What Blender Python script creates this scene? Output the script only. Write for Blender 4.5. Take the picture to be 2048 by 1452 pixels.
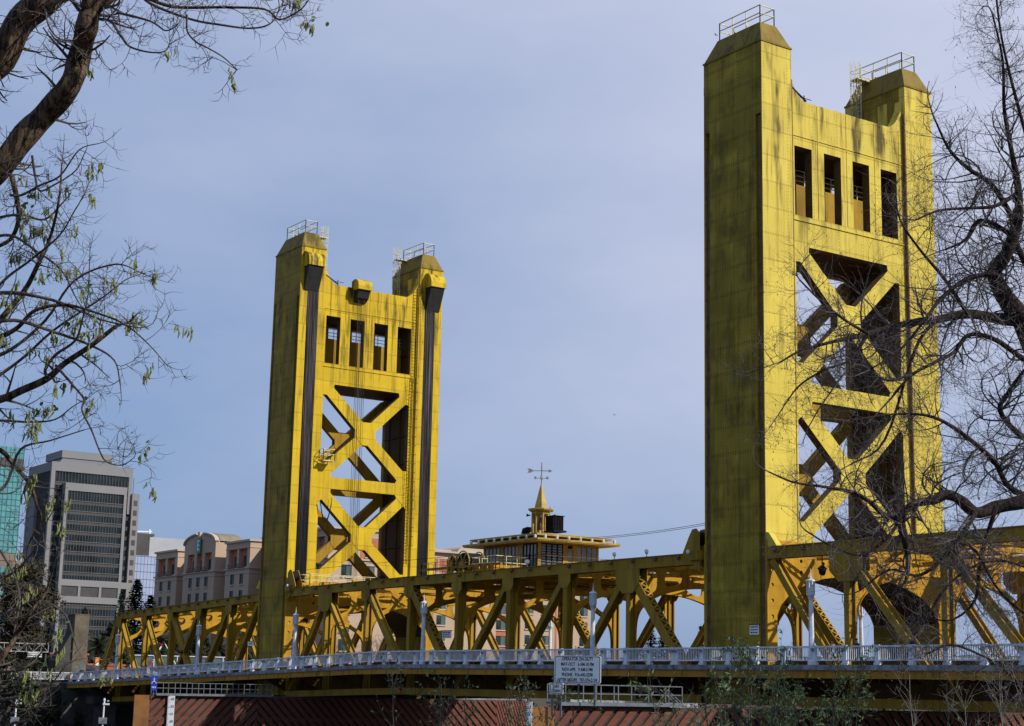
import bpy, bmesh, math, random
from math import radians as R, sin, cos, pi, sqrt, floor
from mathutils import Vector, Matrix
from mathutils.geometry import tessellate_polygon
for o in list(bpy.data.objects): bpy.data.objects.remove(o)
S = bpy.context.scene; COL = S.collection
# ------------------------------------------------------------------ camera
cd = bpy.data.cameras.new('camera'); cam = bpy.data.objects.new('camera', cd); COL.objects.link(cam); S.camera = cam
cd.sensor_width = 36; cd.lens = 57.36; cd.clip_end = 4000; cd.clip_start = .1
fw = Vector((-0.81021985, 0.5528535, 0.19467101)); rt = Vector((0.56690177, 0.82352576, 0.02068093)); up = rt.cross(fw)
M = Matrix.Identity(4)
for i in range(3): M[i][0] = rt[i]; M[i][1] = up[i]; M[i][2] = -fw[i]
M[0][3], M[1][3], M[2][3] = 77.684, -73.115, -2.779
cam.matrix_world = M
# ------------------------------------------------------------------ light
SUN_EL, SUN_AZ = R(36), R(33)            # azimuth measured from +X towards +Y
sd = Vector((cos(SUN_EL)*cos(SUN_AZ), cos(SUN_EL)*sin(SUN_AZ), sin(SUN_EL)))
sl = bpy.data.lights.new('sun', 'SUN'); sl.energy = 4.6; sl.angle = R(.6); sl.color = (1, .94, .84)
so = bpy.data.objects.new('sun', sl); COL.objects.link(so); so.rotation_euler = (-sd).to_track_quat('-Z', 'Y').to_euler(); so.location = (60, 60, 80)
W = bpy.data.worlds.new('World'); S.world = W; W.use_nodes = True
nt = W.node_tree; nt.nodes.clear()
wo = nt.nodes.new('ShaderNodeOutputWorld'); bg = nt.nodes.new('ShaderNodeBackground'); sky = nt.nodes.new('ShaderNodeTexSky')
sky.sky_type = 'NISHITA'; sky.sun_disc = False; sky.sun_elevation = SUN_EL; sky.sun_rotation = pi/2 - SUN_AZ
sky.air_density = 1.0; sky.dust_density = 1.0; sky.ozone_density = 2.0
tc = nt.nodes.new('ShaderNodeTexCoord'); mp = nt.nodes.new('ShaderNodeMapping'); mp.inputs['Scale'].default_value = (1.0, 1.0, 2.6)
mp.inputs['Location'].default_value = (.3, 1.7, .2)
nz = nt.nodes.new('ShaderNodeTexNoise'); nz.inputs['Scale'].default_value = 2.1; nz.inputs['Detail'].default_value = 6; nz.inputs['Roughness'].default_value = .55
nt.links.new(tc.outputs['Generated'], mp.inputs[0]); nt.links.new(mp.outputs[0], nz.inputs['Vector'])
# thin high veil of cloud, thicker towards the south-west and high up
dt = nt.nodes.new('ShaderNodeVectorMath'); dt.operation = 'DOT_PRODUCT'; dt.inputs[1].default_value = (-.20, .62, .76)
nt.links.new(tc.outputs['Generated'], dt.inputs[0])
a1 = nt.nodes.new('ShaderNodeMapRange'); a1.inputs[1].default_value = .45; a1.inputs[2].default_value = .95; a1.inputs[3].default_value = .06; a1.inputs[4].default_value = .85
a1.interpolation_type = 'SMOOTHSTEP'
nt.links.new(dt.outputs['Value'], a1.inputs[0])
a2 = nt.nodes.new('ShaderNodeMapRange'); a2.inputs[1].default_value = .3; a2.inputs[2].default_value = .7; a2.inputs[3].default_value = -.22; a2.inputs[4].default_value = .22
nt.links.new(nz.outputs['Fac'], a2.inputs[0])
ad = nt.nodes.new('ShaderNodeMath'); ad.operation = 'ADD'; ad.use_clamp = True
nt.links.new(a1.outputs[0], ad.inputs[0]); nt.links.new(a2.outputs[0], ad.inputs[1])
mb_ = nt.nodes.new('ShaderNodeMix'); mb_.data_type = 'RGBA'; mb_.inputs[0].default_value = .78; nt.links.new(sky.outputs[0], mb_.inputs[6]); mb_.inputs[7].default_value = (3.5, 5.1, 8.6, 1)
mx = nt.nodes.new('ShaderNodeMix'); mx.data_type = 'RGBA'
nt.links.new(ad.outputs[0], mx.inputs[0]); nt.links.new(mb_.outputs[2], mx.inputs[6]); mx.inputs[7].default_value = (8.7, 9.1, 11.2, 1)
nt.links.new(mx.outputs[2], bg.inputs[0]); bg.inputs[1].default_value = .075; nt.links.new(bg.outputs[0], wo.inputs[0])
S.view_settings.view_transform = 'Standard'; S.view_settings.look = 'None'; S.view_settings.exposure = .03; S.view_settings.gamma = 1
try: S.render.engine = 'CYCLES'
except Exception: pass

# ------------------------------------------------------------------ helpers
class MB:
    def __init__(s): s.v = []; s.f = []; s.m = []; s.cm = 0
    def add(s, vs, fs):
        b = len(s.v); s.v += [tuple(v) for v in vs]; s.f += [tuple(b+i for i in f) for f in fs]; s.m += [s.cm]*len(fs); return s
    def box(s, x0, x1, y0, y1, z0, z1):
        return s.add([(x0,y0,z0),(x1,y0,z0),(x1,y1,z0),(x0,y1,z0),(x0,y0,z1),(x1,y0,z1),(x1,y1,z1),(x0,y1,z1)],
                     [(0,3,2,1),(4,5,6,7),(0,1,5,4),(1,2,6,5),(2,3,7,6),(3,0,4,7)])
    def prism(s, poly, a, b, ax='x', holes=(), hm=None):
        # poly: list of 2-d points; ax: extrusion axis. x:(y,z)  y:(x,z)  z:(x,y)
        def area(p): return sum(p[i][0]*p[(i+1) % len(p)][1]-p[(i+1) % len(p)][0]*p[i][1] for i in range(len(p)))/2
        poly = list(poly) if area(poly) > 0 else list(poly)[::-1]
        hs = [list(h) if area(h) < 0 else list(h)[::-1] for h in holes]
        def P(p, t): return (t, p[0], p[1]) if ax == 'x' else ((p[0], t, p[1]) if ax == 'y' else (p[0], p[1], t))
        loops = [poly]+hs; allp = [p for l in loops for p in l]; n = len(allp)
        tris = tessellate_polygon([[Vector((p[0], p[1], 0)) for p in l] for l in loops])
        vs = [P(p, a) for p in allp]+[P(p, b) for p in allp]; fs = []
        for t in tris:
            A, B, Cc = [allp[i] for i in t]
            ar = (B[0]-A[0])*(Cc[1]-A[1])-(Cc[0]-A[0])*(B[1]-A[1])
            if abs(ar) < 1e-9: continue
            t = tuple(t) if ar > 0 else tuple(t[::-1])
            fs.append(tuple(i+n for i in t)); fs.append(t[::-1])
        o = 0
        for l in loops:
            m = len(l)
            for i in range(m): j = (i+1) % m; fs.append((o+i, o+j, o+j+n, o+i+n))
            o += m
        if (ax == 'y') != (b < a): fs = [f[::-1] for f in fs]
        s.add(vs, fs)
        if hm is not None and hs:
            k = sum(len(h) for h in hs); s.m[-k:] = [hm]*k
        return s
    def mem(s, x0, z0, x1, z1, w, y0, y1):   # straight member in an XZ plane
        d = Vector((x1-x0, z1-z0)); n = Vector((-d.y, d.x)).normalized()*w/2
        return s.prism([(x0+n.x, z0+n.y), (x0-n.x, z0-n.y), (x1-n.x, z1-n.y), (x1+n.x, z1+n.y)], y0, y1, 'y')
    def bar(s, p, q, w, h=None, upv=(0, 0, 1)):
        p = Vector(p); q = Vector(q); h = h or w; d = (q-p); u = Vector(upv)
        if d.length < 1e-6: return s
        d.normalize()
        if abs(d.dot(u)) > .97: u = Vector((1, 0, 0)) if abs(d.x) < .9 else Vector((0, 1, 0))
        a = d.cross(u).normalized()*w/2; b = a.cross(d).normalized()*h/2
        return s.add([p-a-b, p+a-b, p+a+b, p-a+b, q-a-b, q+a-b, q+a+b, q-a+b],
                     [(0,3,2,1),(4,5,6,7),(0,1,5,4),(1,2,6,5),(2,3,7,6),(3,0,4,7)])
    def tube(s, pts, rs, n=6, cap=True):
        pts = [Vector(p) for p in pts]; k = len(pts)
        if not hasattr(rs, '__len__'): rs = [rs]*k
        t0 = (pts[1]-pts[0]).normalized(); a = t0.orthogonal().normalized(); b0 = len(s.v); fs = []
        for i, p in enumerate(pts):
            t = (pts[min(i+1, k-1)]-pts[max(i-1, 0)])
            t = t.normalized() if t.length > 1e-9 else t0
            a = (a-t*a.dot(t)); a = a.normalized() if a.length > 1e-6 else t.orthogonal().normalized(); b = t.cross(a)
            for j in range(n):
                an = 2*pi*j/n; q = p+(a*cos(an)+b*sin(an))*rs[i]; s.v.append((q.x, q.y, q.z))
        for i in range(k-1):
            for j in range(n):
                j2 = (j+1) % n; fs.append((b0+i*n+j, b0+i*n+j2, b0+(i+1)*n+j2, b0+(i+1)*n+j))
        if cap: fs.append(tuple(b0+j for j in range(n))[::-1]); fs.append(tuple(b0+(k-1)*n+j for j in range(n)))
        s.f += fs; s.m += [s.cm]*len(fs); return s
    def cyl(s, p, q, r, n=10, r2=None): return s.tube([p, q], [r, r if r2 is None else r2], n)
    def lathe(s, c, prof, n=10, rot=0):     # prof: (r,z)
        c = Vector(c); b0 = len(s.v); fs = []
        for r_, z in prof:
            for j in range(n): a = 2*pi*j/n+rot; s.v.append((c.x+r_*cos(a), c.y+r_*sin(a), c.z+z))
        for i in range(len(prof)-1):
            for j in range(n): j2 = (j+1) % n; fs.append((b0+i*n+j, b0+i*n+j2, b0+(i+1)*n+j2, b0+(i+1)*n+j))
        fs.append(tuple(b0+j for j in range(n))[::-1]); fs.append(tuple(b0+(len(prof)-1)*n+j for j in range(n)))
        s.f += fs; s.m += [s.cm]*len(fs); return s
    def ell(s, c, r, n=8, m=6):
        c = Vector(c); pr = [(sin(pi*i/m)*1.0, -cos(pi*i/m)) for i in range(m+1)]; b0 = len(s.v); fs = []
        for a_, z in pr:
            a_ = max(a_, .02)
            for j in range(n): t = 2*pi*j/n; s.v.append((c.x+r[0]*a_*cos(t), c.y+r[1]*a_*sin(t), c.z+r[2]*z))
        for i in range(m):
            for j in range(n): j2 = (j+1) % n; fs.append((b0+i*n+j, b0+i*n+j2, b0+(i+1)*n+j2, b0+(i+1)*n+j))
        s.f += fs; s.m += [s.cm]*len(fs); return s
    def build(s, name, mat=None, parent=None, loc=None, smooth=False, bevel=0):
        me = bpy.data.meshes.new(name); me.from_pydata(s.v, [], s.f)
        ms = mat if isinstance(mat, (list, tuple)) else [mat]
        for m_ in ms: me.materials.append(m_)
        if len(ms) > 1: me.polygons.foreach_set('material_index', s.m)
        if smooth: me.polygons.foreach_set('use_smooth', [True]*len(me.polygons))
        me.update(); o = bpy.data.objects.new(name, me); COL.objects.link(o)
        if parent: o.parent = parent
        if loc: o.location = loc
        if bevel:
            b = o.modifiers.new('bevel', 'BEVEL'); b.width = bevel; b.segments = 2; b.limit_method = 'ANGLE'
        return o
def tag(o, label=None, cat=None, group=None, kind=None):
    if label: o['label'] = label
    if cat: o['category'] = cat
    if group: o['group'] = group
    if kind: o['kind'] = kind
    return o
def thing(name, label, cat, loc=(0, 0, 0), rz=0, group=None):
    o = bpy.data.objects.new(name, None); COL.objects.link(o); o.location = loc; o.rotation_euler = (0, 0, rz); o.empty_display_size = .3
    return tag(o, label, cat, group)
def copy_tree(o, parent=None):
    c = o.copy(); COL.objects.link(c); c.parent = parent
    for ch in list(o.children): copy_tree(ch, c)
    return c
def dup(o, loc, label=None, rz=None, name=None):
    c = copy_tree(o); c.location = loc
    if rz is not None: c.rotation_euler = (0, 0, rz)
    if label: c['label'] = label
    return c

# ------------------------------------------------------------------ materials
class NG:
    def __init__(s, name):
        s.mat = bpy.data.materials.new(name); s.mat.use_nodes = True; s.t = s.mat.node_tree
        s.b = s.t.nodes['Principled BSDF']
    def n(s, ty, **kw):
        x = s.t.nodes.new(ty)
        for k, v in kw.items(): setattr(x, k, v)
        return x
    def put(s, sock, v):
        if hasattr(v, 'links') or hasattr(v, 'is_linked'): s.t.links.new(v, sock)
        else: sock.default_value = v
    def m(s, op, a, b=None, c=None, clamp=False):
        x = s.n('ShaderNodeMath', operation=op); x.use_clamp = clamp; s.put(x.inputs[0], a)
        if b is not None: s.put(x.inputs[1], b)
        if c is not None: s.put(x.inputs[2], c)
        return x.outputs[0]
    def mix(s, f, a, b, mode='MIX'):
        x = s.n('ShaderNodeMix', data_type='RGBA', blend_type=mode); s.put(x.inputs[0], f)
        for i, v in ((6, a), (7, b)): s.put(x.inputs[i], (*v, 1) if isinstance(v, tuple) and len(v) == 3 else v)
        return x.outputs[2]
    def noise(s, vec, scale, detail=4, rough=.55):
        x = s.n('ShaderNodeTexNoise'); x.inputs['Scale'].default_value = scale; x.inputs['Detail'].default_value = detail; x.inputs['Roughness'].default_value = rough
        if vec is not None: s.t.links.new(vec, x.inputs['Vector'])
        return x.outputs['Fac']
    def rng(s, v, a, b, c=0., d=1.):
        x = s.n('ShaderNodeMapRange'); s.put(x.inputs[0], v)
        for i, q in enumerate((a, b, c, d)): x.inputs[i+1].default_value = q
        return x.outputs[0]
    def mapv(s, vec, scale):
        x = s.n('ShaderNodeMapping'); x.inputs['Scale'].default_value = scale; s.t.links.new(vec, x.inputs[0]); return x.outputs[0]
    def per(s, v, p):     # signed distance to nearest multiple of p
        f = s.m('FRACT', s.m('ADD', s.m('DIVIDE', v, p), .5)); return s.m('MULTIPLY', s.m('SUBTRACT', f, .5), p)
def rgb(*c): return (*c, 1)
def simple(name, col, rough=.6, var=.15, scale=3., metal=0, bump=0., col2=None, spec=.5):
    g = NG(name); tcx = g.n('ShaderNodeTexCoord').outputs['Object']
    f = g.noise(tcx, scale, 5, .6)
    c2 = col2 or tuple(max(0, c*(1-var*2.2)) for c in col)
    g.t.links.new(g.mix(g.rng(f, .35, .7), tuple(min(1, c*(1+var)) for c in col), c2), g.b.inputs['Base Color'])
    g.b.inputs['Roughness'].default_value = rough; g.b.inputs['Metallic'].default_value = metal; g.b.inputs['Specular IOR Level'].default_value = spec
    if bump:
        b = g.n('ShaderNodeBump'); b.inputs['Strength'].default_value = bump; b.inputs['Distance'].default_value = .02
        g.t.links.new(g.noise(tcx, scale*6, 4), b.inputs['Height']); g.t.links.new(b.outputs[0], g.b.inputs['Normal'])
    return g.mat
def paint(name, col, su=1.5, sv=1.6, moss=.6, rust=.25, rivet=.3, offu=0., grime=(.080, .054, .006), plate=.14, north=0., double=True, tall=0.):
    """riveted, stained steel paint. Rows of rivets every su along and sv up, plates of uneven tone, moss and rust streaks"""
    g = NG(name); t = g.t
    tx = g.n('ShaderNodeTexCoord').outputs['Object']; pos = g.n('ShaderNodeNewGeometry'); P = pos.outputs['Position']
    sx = g.n('ShaderNodeSeparateXYZ'); t.links.new(tx, sx.inputs[0])
    u = g.m('ADD', g.m('ADD', sx.outputs[0], sx.outputs[1]), offu); v = sx.outputs[2]
    def dots(a, b):
        dd = g.m('SQRT', g.m('ADD', g.m('POWER', a, 2.), g.m('POWER', g.per(b, .24), 2.)))
        return g.m('LESS_THAN', dd, .045)
    pv = g.per(v, sv); pu = g.per(u, su)
    r1 = dots(g.m('SUBTRACT', g.m('ABSOLUTE', pv), .10 if double else .06), u) if double else dots(g.m('SUBTRACT', pv, .07), u)
    r2 = dots(pu, v)
    riv = g.m('MAXIMUM', r1, r2); seam = g.m('LESS_THAN', g.m('ABSOLUTE', pv), .016)
    cu = g.m('FLOOR', g.m('DIVIDE', u, su)); cv = g.m('FLOOR', g.m('DIVIDE', v, sv))
    cb = g.n('ShaderNodeCombineXYZ'); t.links.new(cu, cb.inputs[0]); t.links.new(cv, cb.inputs[1])
    wn = g.n('ShaderNodeTexWhiteNoise'); t.links.new(cb.outputs[0], wn.inputs['Vector'])
    tone = g.rng(wn.outputs['Value'], 0, 1, 1-plate, 1+plate*.5)
    big = g.noise(g.mapv(P, (1, 1, .5)), .22, 4, .6)
    st = g.noise(g.mapv(P, (3.4, 3.4, .16)), 1.0, 5, .62)
    st2 = g.noise(g.mapv(P, (1.1, 1.1, .14)), 1.0, 4, .6)
    fine = g.noise(P, 7., 4, .7)
    blot = g.noise(g.mapv(P, (1, 1, .75)), .55, 5, .55)
    fade = g.noise(g.mapv(P, (1, 1, .6)), .35, 3, .5)
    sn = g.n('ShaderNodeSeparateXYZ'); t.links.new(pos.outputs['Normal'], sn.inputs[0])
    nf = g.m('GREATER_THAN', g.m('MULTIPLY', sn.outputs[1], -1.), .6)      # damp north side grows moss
    base = g.mix(1., rgb(*col), tone, 'MULTIPLY')
    base = g.mix(g.rng(fade, .35, .7, 0, .42), base, tuple(c*k for c, k in zip(col, (.74, .70, .55))))
    base = g.mix(g.rng(fine, .3, .75, 0, .3), base, tuple(min(1, c*1.1+.008) for c in col))
    # brown green streaks running down, strongest high up and under ledges
    zz = g.n('ShaderNodeSeparateXYZ'); t.links.new(P, zz.inputs[0]); Z = zz.outputs[2]
    hi = g.rng(Z, 26, 40, .55, 1.5) if tall else 1.0
    sm = g.m('MULTIPLY', g.rng(st, .50, .66), g.rng(big, .40, .58))
    base = g.mix(g.m('MULTIPLY', g.m('MULTIPLY', sm, hi), rust, clamp=True), base, (.17, .085, .016))
    mm = g.m('MULTIPLY', g.rng(st2, .50, .62), g.rng(g.noise(g.mapv(P, (1, 1, .45)), .4, 3), .42, .58))
    base = g.mix(g.m('MULTIPLY', g.m('MULTIPLY', mm, hi), moss, clamp=True), base, (.085, .066, .010))
    sr = g.m('MULTIPLY', g.rng(pv, sv*.12, sv*.5), g.rng(g.noise(g.mapv(P, (9, 9, .5)), 1., 3), .55, .68))   # runs below each seam
    base = g.mix(g.m('MULTIPLY', sr, .35*rust+.08, clamp=True), base, (.14, .08, .018))
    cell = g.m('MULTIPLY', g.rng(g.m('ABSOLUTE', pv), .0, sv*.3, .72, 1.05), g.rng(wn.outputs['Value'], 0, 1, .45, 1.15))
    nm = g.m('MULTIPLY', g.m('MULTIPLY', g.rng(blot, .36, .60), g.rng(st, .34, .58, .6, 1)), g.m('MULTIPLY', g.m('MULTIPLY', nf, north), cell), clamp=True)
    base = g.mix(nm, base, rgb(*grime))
    base = g.mix(g.m('MULTIPLY', g.m('MAXIMUM', riv, seam), rivet, clamp=True), base, (.07, .045, .010))
    t.links.new(base, g.b.inputs['Base Color'])
    b = g.n('ShaderNodeBump'); b.inputs['Strength'].default_value = .4; b.inputs['Distance'].default_value = .05
    t.links.new(g.m('ADD', g.m('ADD', g.m('MULTIPLY', riv, .6), g.m('MULTIPLY', seam, -.6)), g.m('ADD', g.m('MULTIPLY', fine, .15), g.m('MULTIPLY', g.noise(P, .8, 2), 1.3))), b.inputs['Height'])
    t.links.new(b.outputs[0], g.b.inputs['Normal'])
    g.b.inputs['Roughness'].default_value = .62; g.b.inputs['Specular IOR Level'].default_value = .14
    return g.mat
MAT = {}
MAT['tower_near'] = paint('pale_gold_paint', (.625, .492, .075), su=2.4, sv=1.83, moss=.85, rust=.7, rivet=.42, double=False, tall=1)
MAT['tower_far'] = paint('deep_gold_paint', (.60, .412, .014), su=2.2, sv=1.83, moss=.85, rust=.75, rivet=.42, double=False, tall=1)
MAT['side_near'] = paint('mossy_shaded_gold_side', (.40, .285, .026), su=1.55, sv=1.83, moss=.5, rust=.4, rivet=.8, north=.85, offu=.9, plate=.25)  # tower gold darkened to carry the side wall's shade, plus moss blotches
MAT['side_far'] = paint('mossy_shaded_deep_gold_side', (.39, .262, .022), su=1.55, sv=1.83, moss=.5, rust=.4, rivet=.8, north=.85, offu=.9, plate=.25)  # far tower gold with side shade in the base colour, moss on top
MAT['fascia'] = paint('fascia_paint', (.42, .215, .022), su=2.53, sv=9, moss=.3, rust=.7, rivet=.3)
MAT['cap'] = paint('mossy_cap_paint', (.22, .155, .022), su=.9, sv=9, moss=.9, rust=1.2, rivet=.6, tall=1)
MAT['inner'] = paint('dirt_and_shade_brown', (.075, .042, .009), su=1.9, sv=2.9, moss=.6, rust=.5, rivet=.3)  # steel inside towers and under deck, dirt and shade put into the colour
MAT['truss'] = paint('truss_gold_paint', (.37, .225, .020), su=3.1, sv=9., moss=.5, rust=.7, rivet=.3, north=.45, plate=.1)
MAT['truss_bright'] = paint('frame_gold_paint', (.49, .265, .016), su=2.5, sv=1.3, moss=.4, rust=.5, rivet=.2, north=.3, plate=.08)
MAT['reveal'] = simple('shade_brown_reveal', (.12, .07, .014), .8, .2, 1.5)  # opening jambs, their shade painted in as dark brown
MAT['rust'] = simple('rust_and_shade_brown', (.13, .062, .018), .8, .4, 2.0, col2=(.06, .032, .012))  # rust brown, also carries the painted shade of the near edge strips
MAT['dark'] = simple('shade_black', (.012, .012, .015), .7, .3, 2)  # near black standing for deep shade in slots and gaps
MAT['cable'] = None
def cable_mat():
    g = NG('greased_cable'); q = g.n('ShaderNodeTexCoord').outputs['Object']; sx = g.n('ShaderNodeSeparateXYZ'); g.t.links.new(q, sx.inputs[0])
    n1 = g.noise(g.mapv(q, (.2, 9, .12)), 1., 3, .6); n2 = g.noise(g.mapv(q, (.2, 1.5, .25)), 1., 4, .65)
    c = g.mix(g.rng(n1, .42, .60), (.010, .009, .012), (.15, .125, .14)); c = g.mix(g.rng(n2, .52, .66), c, (.10, .045, .018))
    c = g.mix(g.rng(g.m('ADD', sx.outputs[2], g.m('MULTIPLY', n2, 14.)), 18, 28, .85, 0), c, (.006, .006, .008))
    g.t.links.new(c, g.b.inputs['Base Color']); g.b.inputs['Roughness'].default_value = .55; g.b.inputs['Specular IOR Level'].default_value = .25; return g.mat
MAT['cable'] = cable_mat()
MAT['rail'] = simple('silver_rail_paint', (.72, .74, .76), .5, .07, 1.5, col2=(.45, .48, .54))
MAT['lamp'] = simple('lamp_post_paint', (.66, .69, .76), .5, .08, 3, col2=(.42, .45, .48))
MAT['lens'] = simple('lamp_glass', (.62, .62, .58), .25, .1, 8)
MAT['steelrail'] = simple('yellowed_rail', (.62, .56, .30), .5, .2, 3)
MAT['greyrail'] = simple('grey_walkway_rail', (.12, .14, .165), .5, .15, 2)
MAT['kerb'] = simple('weathered_kerb', (.23, .24, .26), .85, .3, 1.6, bump=.4)
MAT['road'] = simple('asphalt', (.05, .05, .052), .9, .2, 2)
MAT['concrete'] = simple('stained_concrete', (.13, .105, .075), .9, .25, .5, bump=.3)
MAT['darkconc'] = simple('dark_concrete', (.06, .055, .05), .9, .3, .4, bump=.3)
MAT['house'] = simple('cabin_gold_paint', (.36, .235, .025), .55, .18, 1.2)
MAT['glass'] = simple('cabin_glass', (.10, .13, .15), .12, .3, .6, spec=.8)
MAT['blackm'] = simple('black_machine', (.010, .010, .012), .8, .3, 3, spec=.15)
MAT['white'] = simple('white_paint', (.72, .74, .78), .5, .05, 2)
MAT['signface'] = simple('sign_face', (.78, .80, .82), .5, .04, 1.5)
MAT['ink'] = simple('sign_ink', (.015, .016, .02), .6, .1, 2)
MAT['blue'] = simple('blue_sign', (.02, .06, .42), .5, .1, 3)
MAT['red'] = simple('red_lamp', (.5, .02, .015), .3, .1, 4)
MAT['orange'] = simple('orange_sign', (.75, .23, .03), .5, .1, 3)
MAT['board'] = simple('plywood_orange', (.27, .115, .030), .8, .15, .7, bump=.2)
# ------------------------------------------------------------------ bridge levels
YW = 17.02; LEG = 5.93
def zr(x): return 0. if x > -46 else -.0288*(-46-x)         # hand rail top
def zt(x):                                                   # top of the upper chord
    if x > -46: return 6.42
    if x > -71: return 6.42-.0095*(-46-x)
    return 5.97-.0262*(-73.7-x)
def arcpts(pts, n=4):      # Catmull-Rom smoothing of an open polyline
    out = []; P = [pts[0]]+list(pts)+[pts[-1]]
    for i in range(1, len(P)-2):
        for k in range(n):
            t = k/n; a, b, c, d = P[i-1], P[i], P[i+1], P[i+2]
            out.append(tuple(.5*((2*b[j])+(-a[j]+c[j])*t+(2*a[j]-5*b[j]+4*c[j]-d[j])*t*t+(-a[j]+3*b[j]-3*c[j]+d[j])*t**3) for j in range(2)))
    out.append(tuple(pts[-1])); return out
def mirY(poly, c): return [(2*c-p[0], p[1]) for p in poly]
def octa(y, z, r): return [(y+r*cos(2*pi*i/8), z+r*sin(2*pi*i/8)) for i in range(8)]
# ------------------------------------------------------------------ tower
MID = 8.36
def window_holes(z0=29.33, z1=34.29):
    w, g_ = 1.66, 1.18; return [[(3.27+i*(w+g_), z0), (3.27+i*(w+g_)+w, z0), (3.27+i*(w+g_)+w, z1), (3.27+i*(w+g_), z1)] for i in range(4)]
XH = []
for (zt_, dz) in ((0, 0), (1, 0)):
    if zt_ == 0:
        XH += [[(4.55, 27.2), (12.2, 27.2), (12.28, 26.8), (8.95, 23.68), (8.03, 23.68), (4.5, 26.85)],
               [(3.29, 26.05), (3.72, 26.05), (7.15, 22.8), (7.15, 22.0), (3.8, 19.05), (3.29, 19.05)],
               [(8.02, 21.25), (8.72, 21.25), (12.24, 18.05), (12.24, 17.68), (4.58, 17.68), (4.58, 18.05)]]
    else:
        XH += [[(4.58, 16.48), (12.22, 16.48), (12.26, 16.05), (8.85, 12.92), (7.95, 12.92), (4.6, 16.07)],
               [(3.29, 15.34), (3.66, 15.3), (7.15, 12.05), (7.15, 11.35), (3.7, 8.32), (3.29, 8.32)],
               [(8.03, 10.54), (8.83, 10.54), (12.24, 7.5), (12.24, 7.1), (4.58, 7.1), (4.58, 7.5)]]
XH += [mirY(h, MID) for h in (XH[1], XH[4])]
ARCH = [(.85, -3.2), (.85, 2.1), (1.2, 2.75), (1.86, 3.35), (2.6, 3.82), (3.68, 4.25), (5.0, 4.62), (6.6, 4.84), (8.51, 4.9)]
ARCHF = ARCH+[(YW-p[0], p[1]) for p in ARCH[-2::-1]]
def railing_box(mb, x0, x1, y0, y1, z, h=1.15, r=.035, open_side=None):
    nx = max(1, round((x1-x0)/1.1)); c = [(x0, y0), (x1, y0), (x1, y1), (x0, y1)]
    for i in range(4):
        if open_side == i: continue
        a, b = c[i], c[(i+1) % 4]
        for hz in (h, h*.55): mb.bar((*a, z+hz), (*b, z+hz), r*1.6)
        n = max(1, round(sqrt((a[0]-b[0])**2+(a[1]-b[1])**2)/1.2))
        for k in range(n+1): t = k/n; p = (a[0]+(b[0]-a[0])*t, a[1]+(b[1]-a[1])*t); mb.bar((*p, z-.05), (*p, z+h), r*1.6)
def ladder(mb, x, y, z0, z1, nx, ny, cage=True, w=.45):
    """ladder on a wall; (nx,ny) is the direction away from the wall"""
    tx_, ty_ = -ny, nx
    for s in (-1, 1): mb.bar((x+nx*.18+tx_*s*w/2, y+ny*.18+ty_*s*w/2, z0), (x+nx*.18+tx_*s*w/2, y+ny*.18+ty_*s*w/2, z1), .05)
    z = z0+.2
    while z < z1:
        mb.bar((x+nx*.18-tx_*w/2, y+ny*.18-ty_*w/2, z), (x+nx*.18+tx_*w/2, y+ny*.18+ty_*w/2, z), .035); z += .34
    if cage:
        z = z0+1.8
        while z < z1+.1:
            pts = [(x+nx*(.18+.36*(1-cos(a))+.02)+tx_*.36*sin(a)*1.0, y+ny*(.18+.36*(1-cos(a))+.02)+ty_*.36*sin(a), z) for a in [(-1+2*k/8)*pi*.86+pi for k in range(9)]]
            mb.tube(pts, .022, 3); z += .95
        for k in range(1, 8, 1):
            a = (-1+2*k/8)*pi*.86+pi
            q = (x+nx*(.18+.36*(1-cos(a))+.02)+tx_*.36*sin(a), y+ny*(.18+.36*(1-cos(a))+.02)+ty_*.36*sin(a)); mb.bar((*q, z0+1.8), (*q, z1+.1), .022)
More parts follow.
